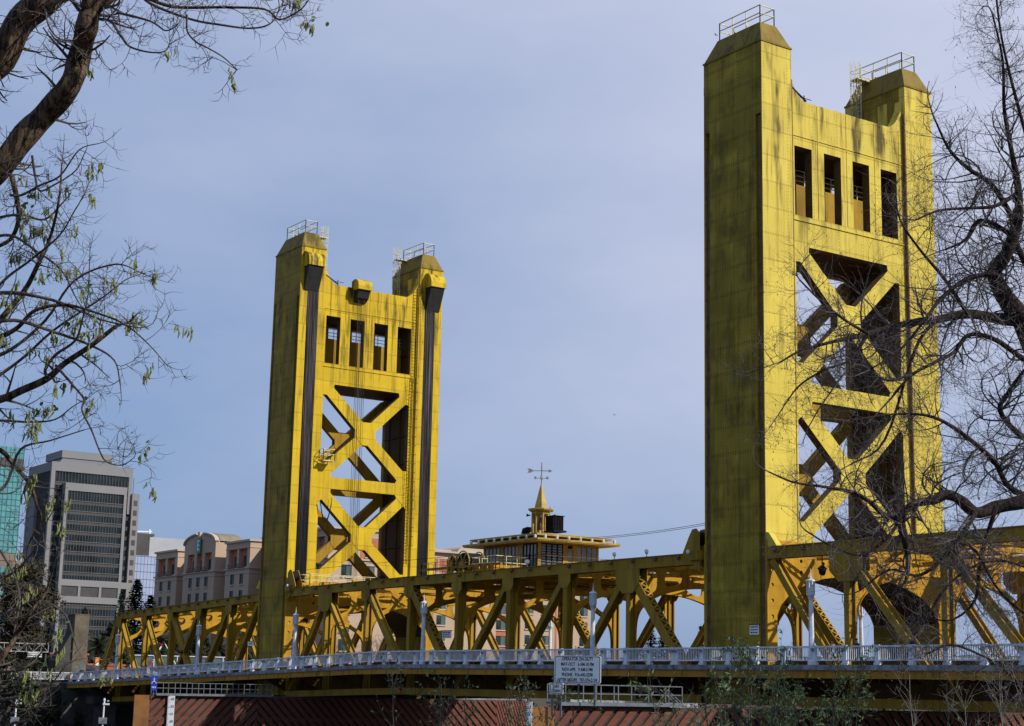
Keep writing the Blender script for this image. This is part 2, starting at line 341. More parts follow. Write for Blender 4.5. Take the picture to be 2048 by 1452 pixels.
def build_tower(X, label, m, lift):
    """lift=+1: the lift span (cables, hoods) is on the +X face, -1: on the -X face"""
    T = thing('bridge_tower', label, 'bridge tower', (X, 0, 0), group='lift towers of the bridge')
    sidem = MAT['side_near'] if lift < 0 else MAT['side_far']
    zd = zr(X-3)
    for side in (0, 1):
        F = (lambda y: y) if side == 0 else (lambda y: YW-y)
        mb = MB()
        # outer wall with a groove down each corner
        zt0 = 35.9
        pts = [(-.1, 0), (-.1, .32), (-.65, .32), (-.65, 0), (-5.33, 0), (-5.33, .32), (-5.78, .32), (-5.78, 0), (-LEG, 0), (-LEG, .84), (0, .84), (0, 0)]
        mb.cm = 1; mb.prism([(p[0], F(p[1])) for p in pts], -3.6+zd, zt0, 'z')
        mb.box(-LEG, 0, *sorted((F(0), F(.84))), zt0, 41.1)
        mb.cm = 0; mb.box(.0, .012, *sorted((F(.0), F(.843))), -3.6+zd, 41.1); mb.cm = 1
        # raised ribs of the outer wall
        for xx in (-4.6, -2.9, -1.2): mb.box(xx-.03, xx+.03, *sorted((F(-.02), F(.0))), -1.2+zd, 35.5)
        mb.cm = 0
        # front and rear pilasters
        for (xa, fac) in ((0, 1), (-LEG, -1)):
            x0, x1 = sorted((xa, xa-.3*fac))
            if fac == lift:
                mb.box(x0, x1, *sorted((F(.84), F(.845))), 6.9, 41.1)
                mb.box(x0, x1, *sorted((F(2.1), F(2.8))), 6.9, 41.1)
                mb.box(*sorted((xa-.3*fac, xa-.55*fac)), *sorted((F(.846), F(2.8))), 6.9, 41.1)
                mb.box(x0, x1, *sorted((F(.847), F(2.098))), 39.0, 41.1)
            else: mb.box(x0, x1, *sorted((F(.845), F(2.8))), 6.9, 41.1); mb.box(*sorted((xa-.3*fac, xa-.55*fac)), *sorted((F(.846), F(2.8))), 6.9, 41.1)
        # inner wall with stiffeners
        yi = F(3.27) if side == 0 else 13.45
        s_ = 1 if side == 0 else -1; mb.cm = 2
        mb.box(-LEG+.86, -.86, *sorted((yi, yi-.12*s_)), 6.9, 36.4)
        z = 8.3
        while z < 36: mb.box(-LEG+.9, -.9, *sorted((yi, yi+.16*s_)), z, z+.1); z += 2.9
        for xx in (-4.1, -1.9): mb.box(xx-.05, xx+.05, *sorted((yi+.01*s_, yi+.1*s_)), 6.9, 28)
        # closed box above the parapet
        mb.cm = 1
        mb.box(-LEG+.55, -.55, *sorted((F(2.6), F(2.798))), 36.4, 41.1)
        mb.box(-LEG, 0, *sorted((F(0), F(2.8))), 41.1, 41.16)
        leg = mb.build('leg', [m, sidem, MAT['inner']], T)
        ch = MB()
        ch.box(-.62, -.13, *sorted((F(.30), F(.322))), -1+zd, 35.85); ch.box(-5.75, -5.36, *sorted((F(.30), F(.322))), -1+zd, 34.4)
        ch.bar((-.38, F(.16), -1+zd), (-.38, F(.16), 35.8), .10, .3); ch.bar((-5.6, F(.16), -1+zd), (-5.6, F(.16), 34.3), .1, .3)
        ch.build('corner_channel', MAT['rust'], leg)
        # inner corner strip beside the portal; on the near tower its shade is in the colour
        cs = MB(); cs.box(-.26, -.005, *sorted((F(2.802), F(2.9))), 6.9, 38.9); cs.build('edge_strip', MAT['rust'] if lift < 0 else m, leg)  # near tower: the rust brown stands for the pilaster's shaded side
        cp = MB(); iy = .64; ix = .77; A = [(-LEG, 0), (0, 0), (0, 2.8), (-LEG, 2.8)]; B = [(-LEG+ix, iy), (-ix, iy), (-ix, 2.8-iy), (-LEG+ix, 2.8-iy)]
        vs = [(a[0], F(a[1]), 41.165) for a in A]+[(b[0], F(b[1]), 42.85) for b in B]
        cp.add(vs, [(0, 3, 2, 1), (4, 5, 6, 7), (0, 1, 5, 4), (1, 2, 6, 5), (2, 3, 7, 6), (3, 0, 4, 7)])
        e0 = .06
        cp.box(-LEG-e0, e0, *sorted((F(-e0), F(2.8+e0))), 41.06, 41.19)
        cap = cp.build('cap_roof', MAT['cap'], T)
        rb = MB(); railing_box(rb, -LEG+.9, -.85, *sorted((F(.72), F(2.05))), 42.85, 1.3)
        rb.box(-4.2, -3.9, *sorted((F(1.2), F(1.5))), 42.85, 43.3)
        rb.build('guard_rail', MAT['steelrail'], cap)
        if side == 1 or lift > 0:
            lb = MB(); lx = -4.3 if side == 1 else -1.6
            ladder(lb, lx, F(2.82), 37.7, 44.0, 0, 1 if side == 0 else -1)
            lb.box(lx-.4, lx+.4, *sorted((F(2.1), F(3.5))), 42.7, 42.78)
            lb.build('caged_ladder', MAT['steelrail'], T)
        if side == 1:
            db = MB(); db.box(-2.6, -1.7, *sorted((F(2.8), F(2.84))), 37.7, 40.2); db.build('access_door', m, T)
        if lift:
            sx_ = lift; x0 = 0 if lift > 0 else -LEG
            hb = MB(); hk = 1 if lift > 0 else .3; prof = [(0, 40.55), (.35*hk, 40.5), (.75*hk, 40.3), (1.05*hk, 39.95), (1.2*hk, 39.5), (1.22*hk, 38.95), (0, 38.95)]
            hb.prism([(x0+p[0]*sx_, p[1]) for p in prof], F(.3), F(2.15), 'y'); hb.build('cable_hood', m, T)
            kb = MB(); kb.prism([(x0-.29*sx_, 38.93), (x0+1.1*hk*sx_, 38.93), (x0+.55*hk*sx_, 37.6), (x0+.12*sx_, 36.5), (x0-.29*sx_, 36.5)], F(.4), F(2.05), 'y'); kb.build('slot_shade_fill', MAT['dark'], T)  # black solid standing for the dark slot under the hood
            cb = MB(); cb.box(*sorted((x0-.29*sx_, x0-.27*sx_)), *sorted((F(.86), F(2.09))), 6.95, 36.6); cb.build('cable_slot_shade', MAT['dark'], T); cb = MB()  # thin black sheet puts the recess shade behind the cables
            rnd = random.Random(side+5)
            for row in range(2):
                for k in range(11):
                    yy = F(.92+k*.112+.03*row); xx = x0+(-.14+.22*row)*sx_
                    pts = [(xx, yy, 6.6), (xx+rnd.uniform(-.02, .02), yy+rnd.uniform(-.03, .03), 17), (xx, yy+rnd.uniform(-.03, .03), 27), (xx, yy, 36.7)]
                    cb.tube(pts, .027, 4)
            cb.build('cable_bundle', MAT['cable'], T)
    # portal frames front and rear
    sil = [(2.8, 6.9), (14.22, 6.9), (14.22, 40.0)]
    fil = arcpts([(14.22, 40.0), (14.05, 39.2), (13.4, 38.1), (12.75, 37.66)], 4)
    top = fil+[(4.0, 37.66)]+[(YW-p[0], p[1]) for p in fil[::-1]]
    poly = [(2.8, 6.9), (14.22, 6.9)]+top
    poly = [p for i, p in enumerate(poly) if i == 0 or (abs(p[0]-poly[i-1][0])+abs(p[1]-poly[i-1][1])) > 1e-4]
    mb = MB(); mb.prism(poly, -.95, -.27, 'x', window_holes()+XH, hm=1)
    # stiffening ribs on window piers
    for i in range(5):
        y = [2.95, 5.52, 8.36, 11.2, 13.75][i]; mb.box(-.27, -.235, y-.03, y+.03, 29.4, 37.6)
    mb.box(-.27, -.22, 2.8, 14.22, 35.0, 35.06); mb.box(-.27, -.2, 2.8, 14.22, 28.95, 29.02)
    f1 = mb.build('portal_frame', [m, MAT['reveal']], T)
    mb = MB(); big_ = [(3.27, 7.1), (13.45, 7.1), (13.45, 27.2), (3.27, 27.2)]; xr = -LEG+.5
    mb.prism(poly, -LEG+.27, -LEG+.85, 'x', window_holes()+[big_])
    def rb_(y0, z0, y1, z1, w):
        d = Vector((y1-y0, z1-z0)).normalized(); n_ = Vector((-d.y, d.x))*w/2
        for xx in (-LEG+.28, -LEG+.78): mb.prism([(y0+n_.x, z0+n_.y), (y0-n_.x, z0-n_.y), (y1-n_.x, z1-n_.y), (y1+n_.x, z1+n_.y)], xx, xx+.07, 'x')
        mb.bar((xr, y0, z0), (xr, y1, z1), .08, .5, (0, n_.x, n_.y))
        for s__ in (-1, 1): mb.bar((xr, y0+n_.x*s__*.9, z0+n_.y*s__*.9), (xr, y1+n_.x*s__*.9, z1+n_.y*s__*.9), .5, .05, (0, n_.x, n_.y))
    for z0, z1 in ((17.1, 27.0), (7.0, 16.9)):
        rb_(3.3, z0+.3, 13.42, z1-.3, .95); rb_(3.3, z1-.3, 13.42, z0+.3, .95)
        zc = (z0+z1)/2
        for xx in (-LEG+.25, -LEG+.86): mb.prism([(7.4, zc-.5), (7.9, zc-1.1), (8.8, zc-1.1), (9.3, zc-.5), (9.3, zc+.5), (8.8, zc+1.1), (7.9, zc+1.1), (7.4, zc+.5)], xx, xx+.025)
    mb.prism([(3.28, 16.5), (13.44, 16.5), (13.44, 17.6), (3.28, 17.6)], -LEG+.3, -LEG+.8, 'x')
    mb.build('rear_portal_frame', MAT['truss'], T)
    for zc in (22.45, 11.75): gb = MB(); gb.prism([(7.2, zc-.35), (8.0, zc-1.15), (8.75, zc-1.15), (9.5, zc-.35), (9.5, zc+.35), (8.95, zc+1.15), (8.0, zc+1.15), (7.2, zc+.35)], -.27, -.24); gb.build('gusset', m, f1)
    for f in (lambda y: y, lambda y: 2*MID-y): zc = 17.1; gb = MB(); gb.prism([(f(2.9), zc-2.), (f(3.3), zc-2.), (f(4.6), zc-.7), (f(4.6), zc+.7), (f(3.3), zc+2.), (f(2.9), zc+2.)], -.27, -.24); gb.build('gusset', m, f1)
    # lower portal plate with its arch, front and rear, and the vaulted soffit
    holes = []
    for y, z in ((3.03, 5.66), (3.03, 4.93), (5.06, 5.6), (.45, 5.0), (.45, 4.0), (.45, 3.0), (.45, 2.0)): holes += [octa(y, z, .13), octa(YW-y, z, .13)]
    pa = [(0, -1.1+zd), (.85, -1.1+zd)]+ARCHF[1:-1]+[(YW-.85, -1.1+zd), (YW, -1.1+zd), (YW, 6.9), (0, 6.9)]
    for a, b in ((.001, .1), (-LEG-.1, -LEG-.001)): mb = MB(); mb.prism(pa, a, b, 'x', holes); mb.build('portal_arch', MAT['truss_bright'], T)
    mb = MB(); pv = ARCHF[1:-1]; q = [(p[0], p[1]+.12) for p in pv]
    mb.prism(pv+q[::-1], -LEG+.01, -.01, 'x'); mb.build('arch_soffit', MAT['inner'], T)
    # floors, ceilings
    for nm_, y0_, y1_, z0_, z1_ in (('machine_floor', 3.3, 13.42, 28.6, 28.9), ('machine_room_ceiling', 3.3, 13.42, 34.5, 34.7), ('roof_slab', 2.82, 14.2, 36.4, 36.6), ('lattice_ceiling', 3.3, 13.42, 27.22, 27.4), ('portal_ceiling', .9, 16.1, 6.5, 6.65)):
        mb = MB(); mb.box(-LEG+.86, -.86, y0_, y1_, z0_, z1_); mb.build(nm_, MAT['inner'], T)
    mb = MB(); mb.box(-4.8, -3.6, 4.5, 6.2, 28.9, 31.2); mb.box(-4.9, -2.8, 9.5, 12.2, 28.9, 30.8); mb.cyl((-4, 7.2, 30.4), (-4, 8.6, 30.4), .8, 12)
    mb.build('winding_machine', MAT['blackm'], T)
    mb = MB(); mb.box(-2.3, -2.2, 3.3, 13.42, 28.9, 32.35); mb.build('parapet_wall', MAT['truss'], T)
    mb = MB()
    for zz in (32.65, 33.0, 33.4): mb.bar((-2.25, 3.3, zz), (-2.25, 13.4, zz), .06)
    for k in range(12): mb.bar((-2.25, 3.5+k*.88, 32.3), (-2.25, 3.5+k*.88, 33.4), .05)
    mb.build('machine_room_rail', MAT['steelrail'], T)
    x0 = 0 if lift > 0 else -LEG
    # middle hood and its thin cables
    hb = MB(); prof = [(-.5, 38.35), (0, 38.5), (.45, 38.45), (.85, 38.2), (1.0, 37.75), (1.0, 37.35), (-.5, 37.35)]
    hb.prism([(x0+p[0]*lift, p[1]) for p in prof], 6.2, 7.85, 'y'); hb.build('cable_hood', m, T)
    hb = MB(); hb.prism([(x0-.2*lift, 37.33), (x0+.85*lift, 37.33), (x0+.5*lift, 36.5), (x0-.2*lift, 36.1)], 6.35, 7.7, 'y'); hb.build('slot_shade_fill', MAT['dark'], T)  # black solid painted in for the shade below the middle hood
    cb = MB()
    for k in range(8): cb.tube([(x0+.3*lift, 6.6+k*.15, 36.6), (x0+.32*lift, 6.6+k*.15+.04*(k % 3), 20), (x0+.35*lift, 6.65+k*.14, 6.7)], .022, 3)
    cb.build('cable_bundle', MAT['cable'], T)
    if lift > 0:
        lb = MB(); ladder(lb, -.26, 13.75, 9.5, 29, 1, 0, cage=True, w=.4); ladder(lb, .0, 14.05, 29, 40.4, 1, 0, cage=False, w=.4); lb.build('long_ladder', MAT['cap'], T)
        pb = MB()
        for a, b in (((.1, 3.1, 19.6), (1.0, 4.6, 19.6)),): 
            railing_box(pb, .0, .9, 3.0, 4.3, 19.2, 1.1); pb.box(0, .9, 3.0, 4.3, 19.1, 19.2)
        pb.build('landing', MAT['steelrail'], T)
        cc = MB()
        for k in range(3): cc.tube([(.05, 3.3, 15.0)]+[(.05, 3.35+1.25*t, 15.1-1.9*(1-(2*t-1)**2)-k*.12) for t in [i/8 for i in range(9)]]+[(.05, 4.62, 15.6)], .03, 4)
        cc.build('hanging_cable', MAT['blackm'], T)
    # small aerials and catwalk bits on the parapet
    ab = MB()
    ab.bar((-.6, 4.6, 37.66), (-.6, 4.6, 38.3), .06); ab.bar((-.6, 4.2, 38.1), (-.6, 5.3, 38.1), .04); ab.bar((-3, 9.6, 37.6), (-3, 9.6, 38.6), .2)
    ab.bar((-.3, 2.9, 38.6), (-.3, 4.5, 37.75), .1); ab.build('parapet_fitting', MAT['blackm'], T)
    for side in (0, 1):
        F = (lambda y: y) if side == 0 else (lambda y: YW-y)
        bb = MB()
        for fac, xa in ((1, 0), (-1, -LEG)):
            if fac == -lift: bb.prism([(xa, 7.4), (xa+.25*fac, 7.3), (xa+.95*fac, 6.45), (xa, 6.45)], F(.05), F(.5), 'y')
        if bb.v: bb.build('chord_bracket', m, T)
    return T
build_tower(0, 'near lift tower at the right, pale sunlit gold steel, mossy side, behind bare branches', MAT['tower_near'], -1)
build_tower(-68, 'far lift tower left of centre, deep gold, black cable bundles down its sunny face', MAT['tower_far'], 1)

# ------------------------------------------------------------------ spans
def frame_plate(mb, x0, x1, zo, ztop):
    """cross frame: top beam, arched rib and flared posts. zo shifts the whole frame, ztop = height of the top beam"""
    h = YW/2
    low = [(.72, .4), (.75, 1.6), (.95, 2.5), (1.5, 3.2), (2.5, 3.78), (3.6, 4.15), (5.0, 4.45), (6.7, 4.62), (h, 4.66)]
    low = arcpts(low, 3); full = low+[(YW-p[0], p[1]) for p in low[-2::-1]]
    outline = [(p[0], p[1]+zo) for p in full]+[(YW-.72, ztop), (.72, ztop)]
    def hole(a, b, rib):   # opening between posts a..b above the rib, flared corners
        n = 5; pts = []
        zt_ = ztop-.42; zb = lambda y: rib(y)+zo
        w = b-a; r = min(.42, w*.35)
        za, zb_ = zb(a+.1), zb(b-.1)
        c = [(a, za+r+.15), (a, zt_-r*.6), (a+r*.6, zt_), (b-r*.6, zt_), (b, zt_-r*.6), (b, zb_+r+.15)]
        cs = arcpts([c[5], (b-.06*w, zb_+.16), (b-.3*w, zb(b-.3*w)+.0), (a+w*.35, zb(a+w*.35)+.0), (a+.08*w, za+.16), c[0]], 3)
        return c[1:5]+cs[:-1]+[cs[-1]] if True else pts
    L = [(0.7, 2.9), (1.5, 3.66), (2.46, 4.12), (3.6, 4.5), (4.8, 4.8), (6.4, 4.98), (8.51, 5.02)]
    def rib(y):
        y = min(y, YW-y)
        for i in range(len(L)-1):
            if y <= L[i+1][0]: t = (y-L[i][0])/(L[i+1][0]-L[i][0]); return L[i][1]+(L[i+1][1]-L[i][1])*t
        return L[-1][1]
    hs = [hole(a, b, rib) for a, b in ((.98, 2.78), (3.42, 5.15), (5.72, 8.15), (8.87, 11.3), (11.87, 13.6), (14.24, 16.04))]
    mb.prism(outline, x0, x1, 'x', hs)
    # flanges along rib edge
    xm = (x0+x1)/2
    for i in range(len(full)-1):
        a, b = full[i], full[i+1]; mb.bar((xm, a[0], a[1]+zo), (xm, b[0], b[1]+zo), .34, .05, (1, 0, 0)) if False else mb.add([(xm-.19, a[0], a[1]+zo-.0), (xm+.19, a[0], a[1]+zo), (xm+.19, b[0], b[1]+zo), (xm-.19, b[0], b[1]+zo), (xm-.19, a[0], a[1]+zo-.06), (xm+.19, a[0], a[1]+zo-.06), (xm+.19, b[0], b[1]+zo-.06), (xm-.19, b[0], b[1]+zo-.06)], [(0,1,2,3),(7,6,5,4),(0,4,5,1),(2,6,7,3),(1,5,6,2),(3,7,4,0)])
    mb.box(xm-.2, xm+.2, .75, YW-.75, ztop, ztop+.05)
    for h_ in hs:
        n = len(h_)
        for i in range(n):
            a, b = h_[i], h_[(i+1) % n]
            mb.bar((xm-.15, a[0], a[1]), (xm+.15, a[0], a[1]), .03) if False else None
def lace(mb, p, q, off, n, t=.05, w=.09, cross=True):
    """flat lacing bars between the line p-q and the same line shifted by off"""
    p = Vector(p); q = Vector(q); off = Vector(off)
    for i in range(n):
        a = p.lerp(q, i/n); b = p.lerp(q, (i+1)/n)
        if cross: mb.bar(a, b+off, w, t, off.cross(q-p)); mb.bar(a+off, b, w, t*1.3, off.cross(q-p))
        else: mb.bar(a, (a.lerp(b, .5))+off, w, t, off.cross(q-p)); mb.bar(a.lerp(b, .5)+off, b, w, t*1.3, off.cross(q-p))
def truss_side(T, nodes, xa, xb, diags, side, laced=(), big=(), m=None):
    F = (lambda y: y) if side == 0 else (lambda y: YW-y)
    def yy(a, b): return tuple(sorted((F(a), F(b))))
    m = m or MAT['truss']; H = .75
    nodes = sorted(nodes); brk = [xa]+[n for n in nodes if xa < n < xb]+[xb]
    mb = MB()
    for a, b in zip(brk[:-1], brk[1:]):
        A, B = zt(a), zt(b)
        mb.prism([(a, A-H), (b, B-H), (b, B-.05), (a, A-.05)], *yy(.02, .1), 'y')
        mb.prism([(a, A-H), (b, B-H), (b, B-.05), (a, A-.05)], *yy(.6, .68), 'y')
        mb.prism([(a, A-.05), (b, B-.05), (b, B), (a, A)], *yy(-.07, .77), 'y')
        for y0, y1 in ((-.03, .14), (.58, .74)): mb.prism([(a, A-H-.04), (b, B-H-.04), (b, B-H), (a, A-H)], *yy(y0, y1), 'y')
        lace(mb, (a, F(.15), A-H-.03), (b, F(.15), B-H-.03), (0, F(.42)-F(0), 0), max(2, int((b-a)/.8)), cross=False)
        # splice plate
        mb.prism([(b-.5, zt(b-.5)-H+.02), (b-.02, B-H+.02), (b-.02, B-.07), (b-.5, zt(b-.5)-.07)], *yy(.0, .02), 'y')
    chord = mb.build('top_chord', m, T)
    x = xa+.8; im = None
    while x < xb-.3:
        z = zt(x)
        if im is None:
            kb = MB(); kb.lathe((0, F(-.16), -.42), [(.06, 0), (.12, .1), (.13, .22), (.05, .26)], 8); kb.box(-.04, .04, *yy(-.1, .02), -.2, -.12); io = kb.build('cable_insulator', MAT['rust'], chord); im = io.data
        else: io = bpy.data.objects.new('cable_insulator', im); COL.objects.link(io); io.parent = chord
        io.location = (x, 0, z); x += 2.53
    mb = MB()
    for a, b in zip(brk[:-1], brk[1:]):
        A, B = zr(a)-3.02, zr(b)-3.02
        for y0, y1 in ((.02, .1), (.6, .68)): mb.prism([(a, A-.52), (b, B-.52), (b, B), (a, A)], *yy(y0, y1), 'y')
        mb.prism([(a, A-.56), (b, B-.56), (b, B-.52), (a, A-.52)], *yy(-.02, .72), 'y')
    mb.build('bottom_chord', m, T)
    for n in nodes:
        zt_ = zt(n)-H; zb = zr(n)-3.02; mb = MB(); w = .21
        for y0, y1 in ((.04, .1), (.62, .68)): mb.box(n-w, n+w, *yy(y0, y1), zb, zt_)
        mb.box(n-.03, n+.03, *yy(.1, .62), zb, zt_)
        for s in (-1, 1):
            for y0, y1 in ((.1, .14), (.58, .62)): mb.box(*sorted((n+s*w, n+s*(w-.03))), *yy(y0, y1), zb, zt_)
        mb.build('post', m, T)
        g = MB(); bg_ = n in big; gw, gh = (1.35, 1.75) if bg_ else (.75, 1.1)
        for y0, y1 in ((-.012, .018), (.70, .73)):
            z0 = zt(n)-H+.02
            g.prism([(n-gw, z0+.0), (n-gw, z0-gh*.6), (n-gw*.45, z0-gh), (n+gw*.45, z0-gh), (n+gw, z0-gh*.6), (n+gw, z0)], *yy(y0, y1), 'y')
        g.build('gusset', m, T)
    for i, (x0, x1, kind) in enumerate(diags):   # x0 top node, x1 bottom node
        z0 = zt(x0)-H-.1; z1 = zr(x1)-2.9; mb = MB()
        d = Vector((x1-x0, z1-z0)).normalized(); n_ = Vector((-d.y, d.x))
        if kind == 'lace':
            w = .72
            for y0, y1 in ((.03, .095), (.615, .675)): mb.mem(x0, z0, x1, z1, w, *yy(y0, y1))
            for s in (-1, 1):
                p = (x0+n_.x*s*w/2, F(.1), z0+n_.y*s*w/2); q = (x1+n_.x*s*w/2, F(.1), z1+n_.y*s*w/2)
                lace(mb, p, q, (0, F(.52)-F(0), 0), 20, w=.11, t=.06, cross=False)
        else:
            w = .46
            for y0, y1 in ((.045, .105), (.61, .67)): mb.mem(x0, z0, x1, z1, w, *yy(y0, y1))
            mb.mem(x0, z0, x1, z1, .06, *yy(.105, .61))
        mb.build('diagonal', m, T)
def kerb_and_deck(T, xa, xb, step=2.53, m=None):
    m = MAT['fascia']
    n = max(1, round((xb-xa)/6)); xs = [xa+(xb-xa)*i/n for i in range(n+1)]
    for side in (0, 1):
        F = (lambda y: y) if side == 0 else (lambda y: YW-y)
        kb = MB(); fb = MB(); sw = MB()
        for a, b in zip(xs[:-1], xs[1:]):
            A, B = zr(a), zr(b)
            def q(mb, z0, z1, y0, y1): mb.prism([(a, A+z0), (b, B+z0), (b, B+z1), (a, A+z1)], *sorted((F(y0), F(y1))), 'y')
            q(kb, -1.42, -1.12, -2.32, -1.85)
            q(fb, -1.86, -1.43, -2.2, -2.14); q(fb, -1.47, -1.425, -2.27, -1.95); q(fb, -1.90, -1.86, -2.28, -2.0)
            q(sw, -1.36, -1.18, -1.84, .0)
        x = xa+.6
        while x < xb-.1:
            fb.box(x-.04, x+.04, *sorted((F(-2.27), F(-2.2))), zr(x)-1.86, zr(x)-1.47); x += step
        kb.build('kerb', MAT['kerb'], T); fb.build('fascia_beam', m, T); sw.build('sidewalk', MAT['concrete'], T)
    mb = MB()
    for a, b in zip(xs[:-1], xs[1:]):
        A, B = zr(a), zr(b); mb.prism([(a, A-1.5), (b, B-1.5), (b, B-1.25), (a, A-1.25)], .75, YW-.75, 'y')
    mb.build('roadway', MAT['road'], T)
    mb = MB()
    for a, b in zip(xs[:-1], xs[1:]):
        A, B = zr(a), zr(b)
        for y in (2.6, 5.5, 8.5, 11.5, 14.4): mb.prism([(a, A-2.1), (b, B-2.1), (b, B-1.5), (a, A-1.5)], y-.12, y+.12, 'y')
        for y in (.78, YW-.86): mb.prism([(a, A-1.18), (b, B-1.18), (b, B-.75), (a, A-.75)], y, y+.08, 'y')   # crash rails beside the road
    mb.build('stringer', MAT['inner'], T)
def cross_parts(T, nodes, ends=(), m=None):
    m = m or MAT['truss_bright']
    for n in nodes:
        zo = zt(n)-6.42
        mb = MB(); frame_plate(mb, n-.06, n+.06, zo, zt(n)-.35); mb.build('cross_frame', m, T)
    for n in list(nodes)+list(ends):
        z = zr(n); mb = MB(); mb.box(n-.08, n+.08, .7, YW-.7, z-3.3, z-1.52); mb.box(n-.22, n+.22, .7, YW-.7, z-3.36, z-3.3)
        for F in ((lambda y: y), (lambda y: YW-y)):
            mb.prism([(F(-2.1), z-1.92), (F(0), z-1.45), (F(0), z-3.0)] if F(0) == 0 else [(F(-2.1), z-1.92), (F(0), z-3.0), (F(0), z-1.45)], n-.05, n+.05, 'x')
            mb.bar((n, F(-2.1), z-1.95), (n, F(0), z-3.0), .28, .06)
        mb.build('floor_beam', MAT['inner'], T)
def laterals(T, xs, m=None):
    m = m or MAT['truss_bright']
    mb = MB()
    for a, b in zip(xs[:-1], xs[1:]):
        for (p, q) in (((a, .7), (b, YW-.7)), ((a, YW-.7), (b, .7))):
            P0 = Vector((p[0], p[1], zt(a)-.12)); Q0 = Vector((q[0], q[1], zt(b)-.12))
            for dz in (0, -.42): mb.bar(P0+Vector((0, 0, dz)), Q0+Vector((0, 0, dz)), .16, .05)
            lace(mb, P0, Q0, (0, 0, -.42), 20, w=.05, t=.04)
        xm = (a+b)/2
        for y in (4.3, 8.5, 12.7): mb.bar((a, y, zt(a)-.5), (b, y, zt(b)-.5), .18, .3)
    mb.build('lateral_bracing', m, T)
def span(name, label, nodes, xa, xb, diags, big=(), mm=None, mf=None):
    T = thing(name, label, 'bridge span', ((xa+xb)/2, 0, 0)); 
    inv = Vector((-(xa+xb)/2, 0, 0))
    for side in (0, 1): truss_side(T, nodes, xa, xb, diags, side, big=big, m=mm)
    kerb_and_deck(T, xa-(.0), xb, m=mf); cross_parts(T, nodes, [xa+.3, xb-.3], m=mf); laterals(T, [xa+.2]+sorted(nodes)+[xb-.2], m=mf)
    for ch in T.children: ch.location = inv
    return T
LN = [-59.85, -52.16, -44.58, -36.92, -29.42, -21.88, -14.28]
D = [(-59.85, -66.6, 'i'), (-59.85, -52.16, 'i'), (-52.16, -44.58, 'i'), (-44.58, -36.92, 'lace'), (-29.42, -36.92, 'i'), (-21.88, -29.42, 'i'), (-14.28, -21.88, 'i'), (-14.28, -6.9, 'lace')]
lift = span('lift_span', 'gold steel truss span between the two towers, carrying the operator cabin', LN, -67.5, -6.4, D, big=(-59.85, -14.28))
RN = [6.94, 14.5, 22.0, 29.5]
D = [(.45, 6.94, 'i'), (6.94, 14.5, 'i'), (14.5, 22.0, 'i'), (22.0, 29.5, 'i'), (36.5, 29.5, 'lace')]
rsp = span('approach_span', 'gold steel truss span running out of the photo to the right of the near tower', RN, .12, 37, D, big=(6.94,))
AN = [-81.1, -88.75, -96.4, -104.0, -111.75]
D = [(-74.3, -81.1, 'i'), (-81.1, -88.75, 'i'), (-88.75, -96.4, 'i'), (-96.4, -88.75, 'i'), (-104.0, -96.4, 'i'), (-111.75, -104.0, 'i'), (-112.2, -117.2, 'lace')]
D = [(-74.3, -81.1, 'i'), (-81.1, -88.75, 'i'), (-88.75, -96.4, 'i'), (-96.4, -88.75, 'i'), (-104.0, -96.4, 'i'), (-111.75, -104.0, 'i')]
lsp = span('approach_span', 'shorter gold truss span descending to the city left of the far tower', AN, -112.3, -74.05, D)
ix = lsp.location.x
for F in ((lambda y: y), (lambda y: YW-y)):
    mb = MB()
    for y0, y1 in ((.03, .095), (.615, .675)): mb.mem(-112.1, zt(-112)-.2, -117.2, -2.2, .7, *sorted((F(y0), F(y1))))
    lace(mb, (-112.5, F(.1), zt(-112)-.3), (-117.5, F(.1), -2.2), (0, F(.52)-F(0), 0), 12, w=.1, cross=False)
    o = mb.build('end_post', MAT['truss'], lsp); o.location = (-ix, 0, 0)
# roadway pieces through the towers and to the bank
for (a, b, lab) in ((-6.35, .1, 'short deck length inside the near tower'), (-74, -67.55, 'short deck length inside the far tower'), (-132, -112.35, 'deck length beyond the left truss end, by the concrete pylon')):
    T = thing('deck_section', lab, 'bridge deck', ((a+b)/2, 0, 0)); kerb_and_deck(T, a, b, m=MAT['truss_bright'])
    for ch in T.children: ch.location = (-(a+b)/2, 0, 0)

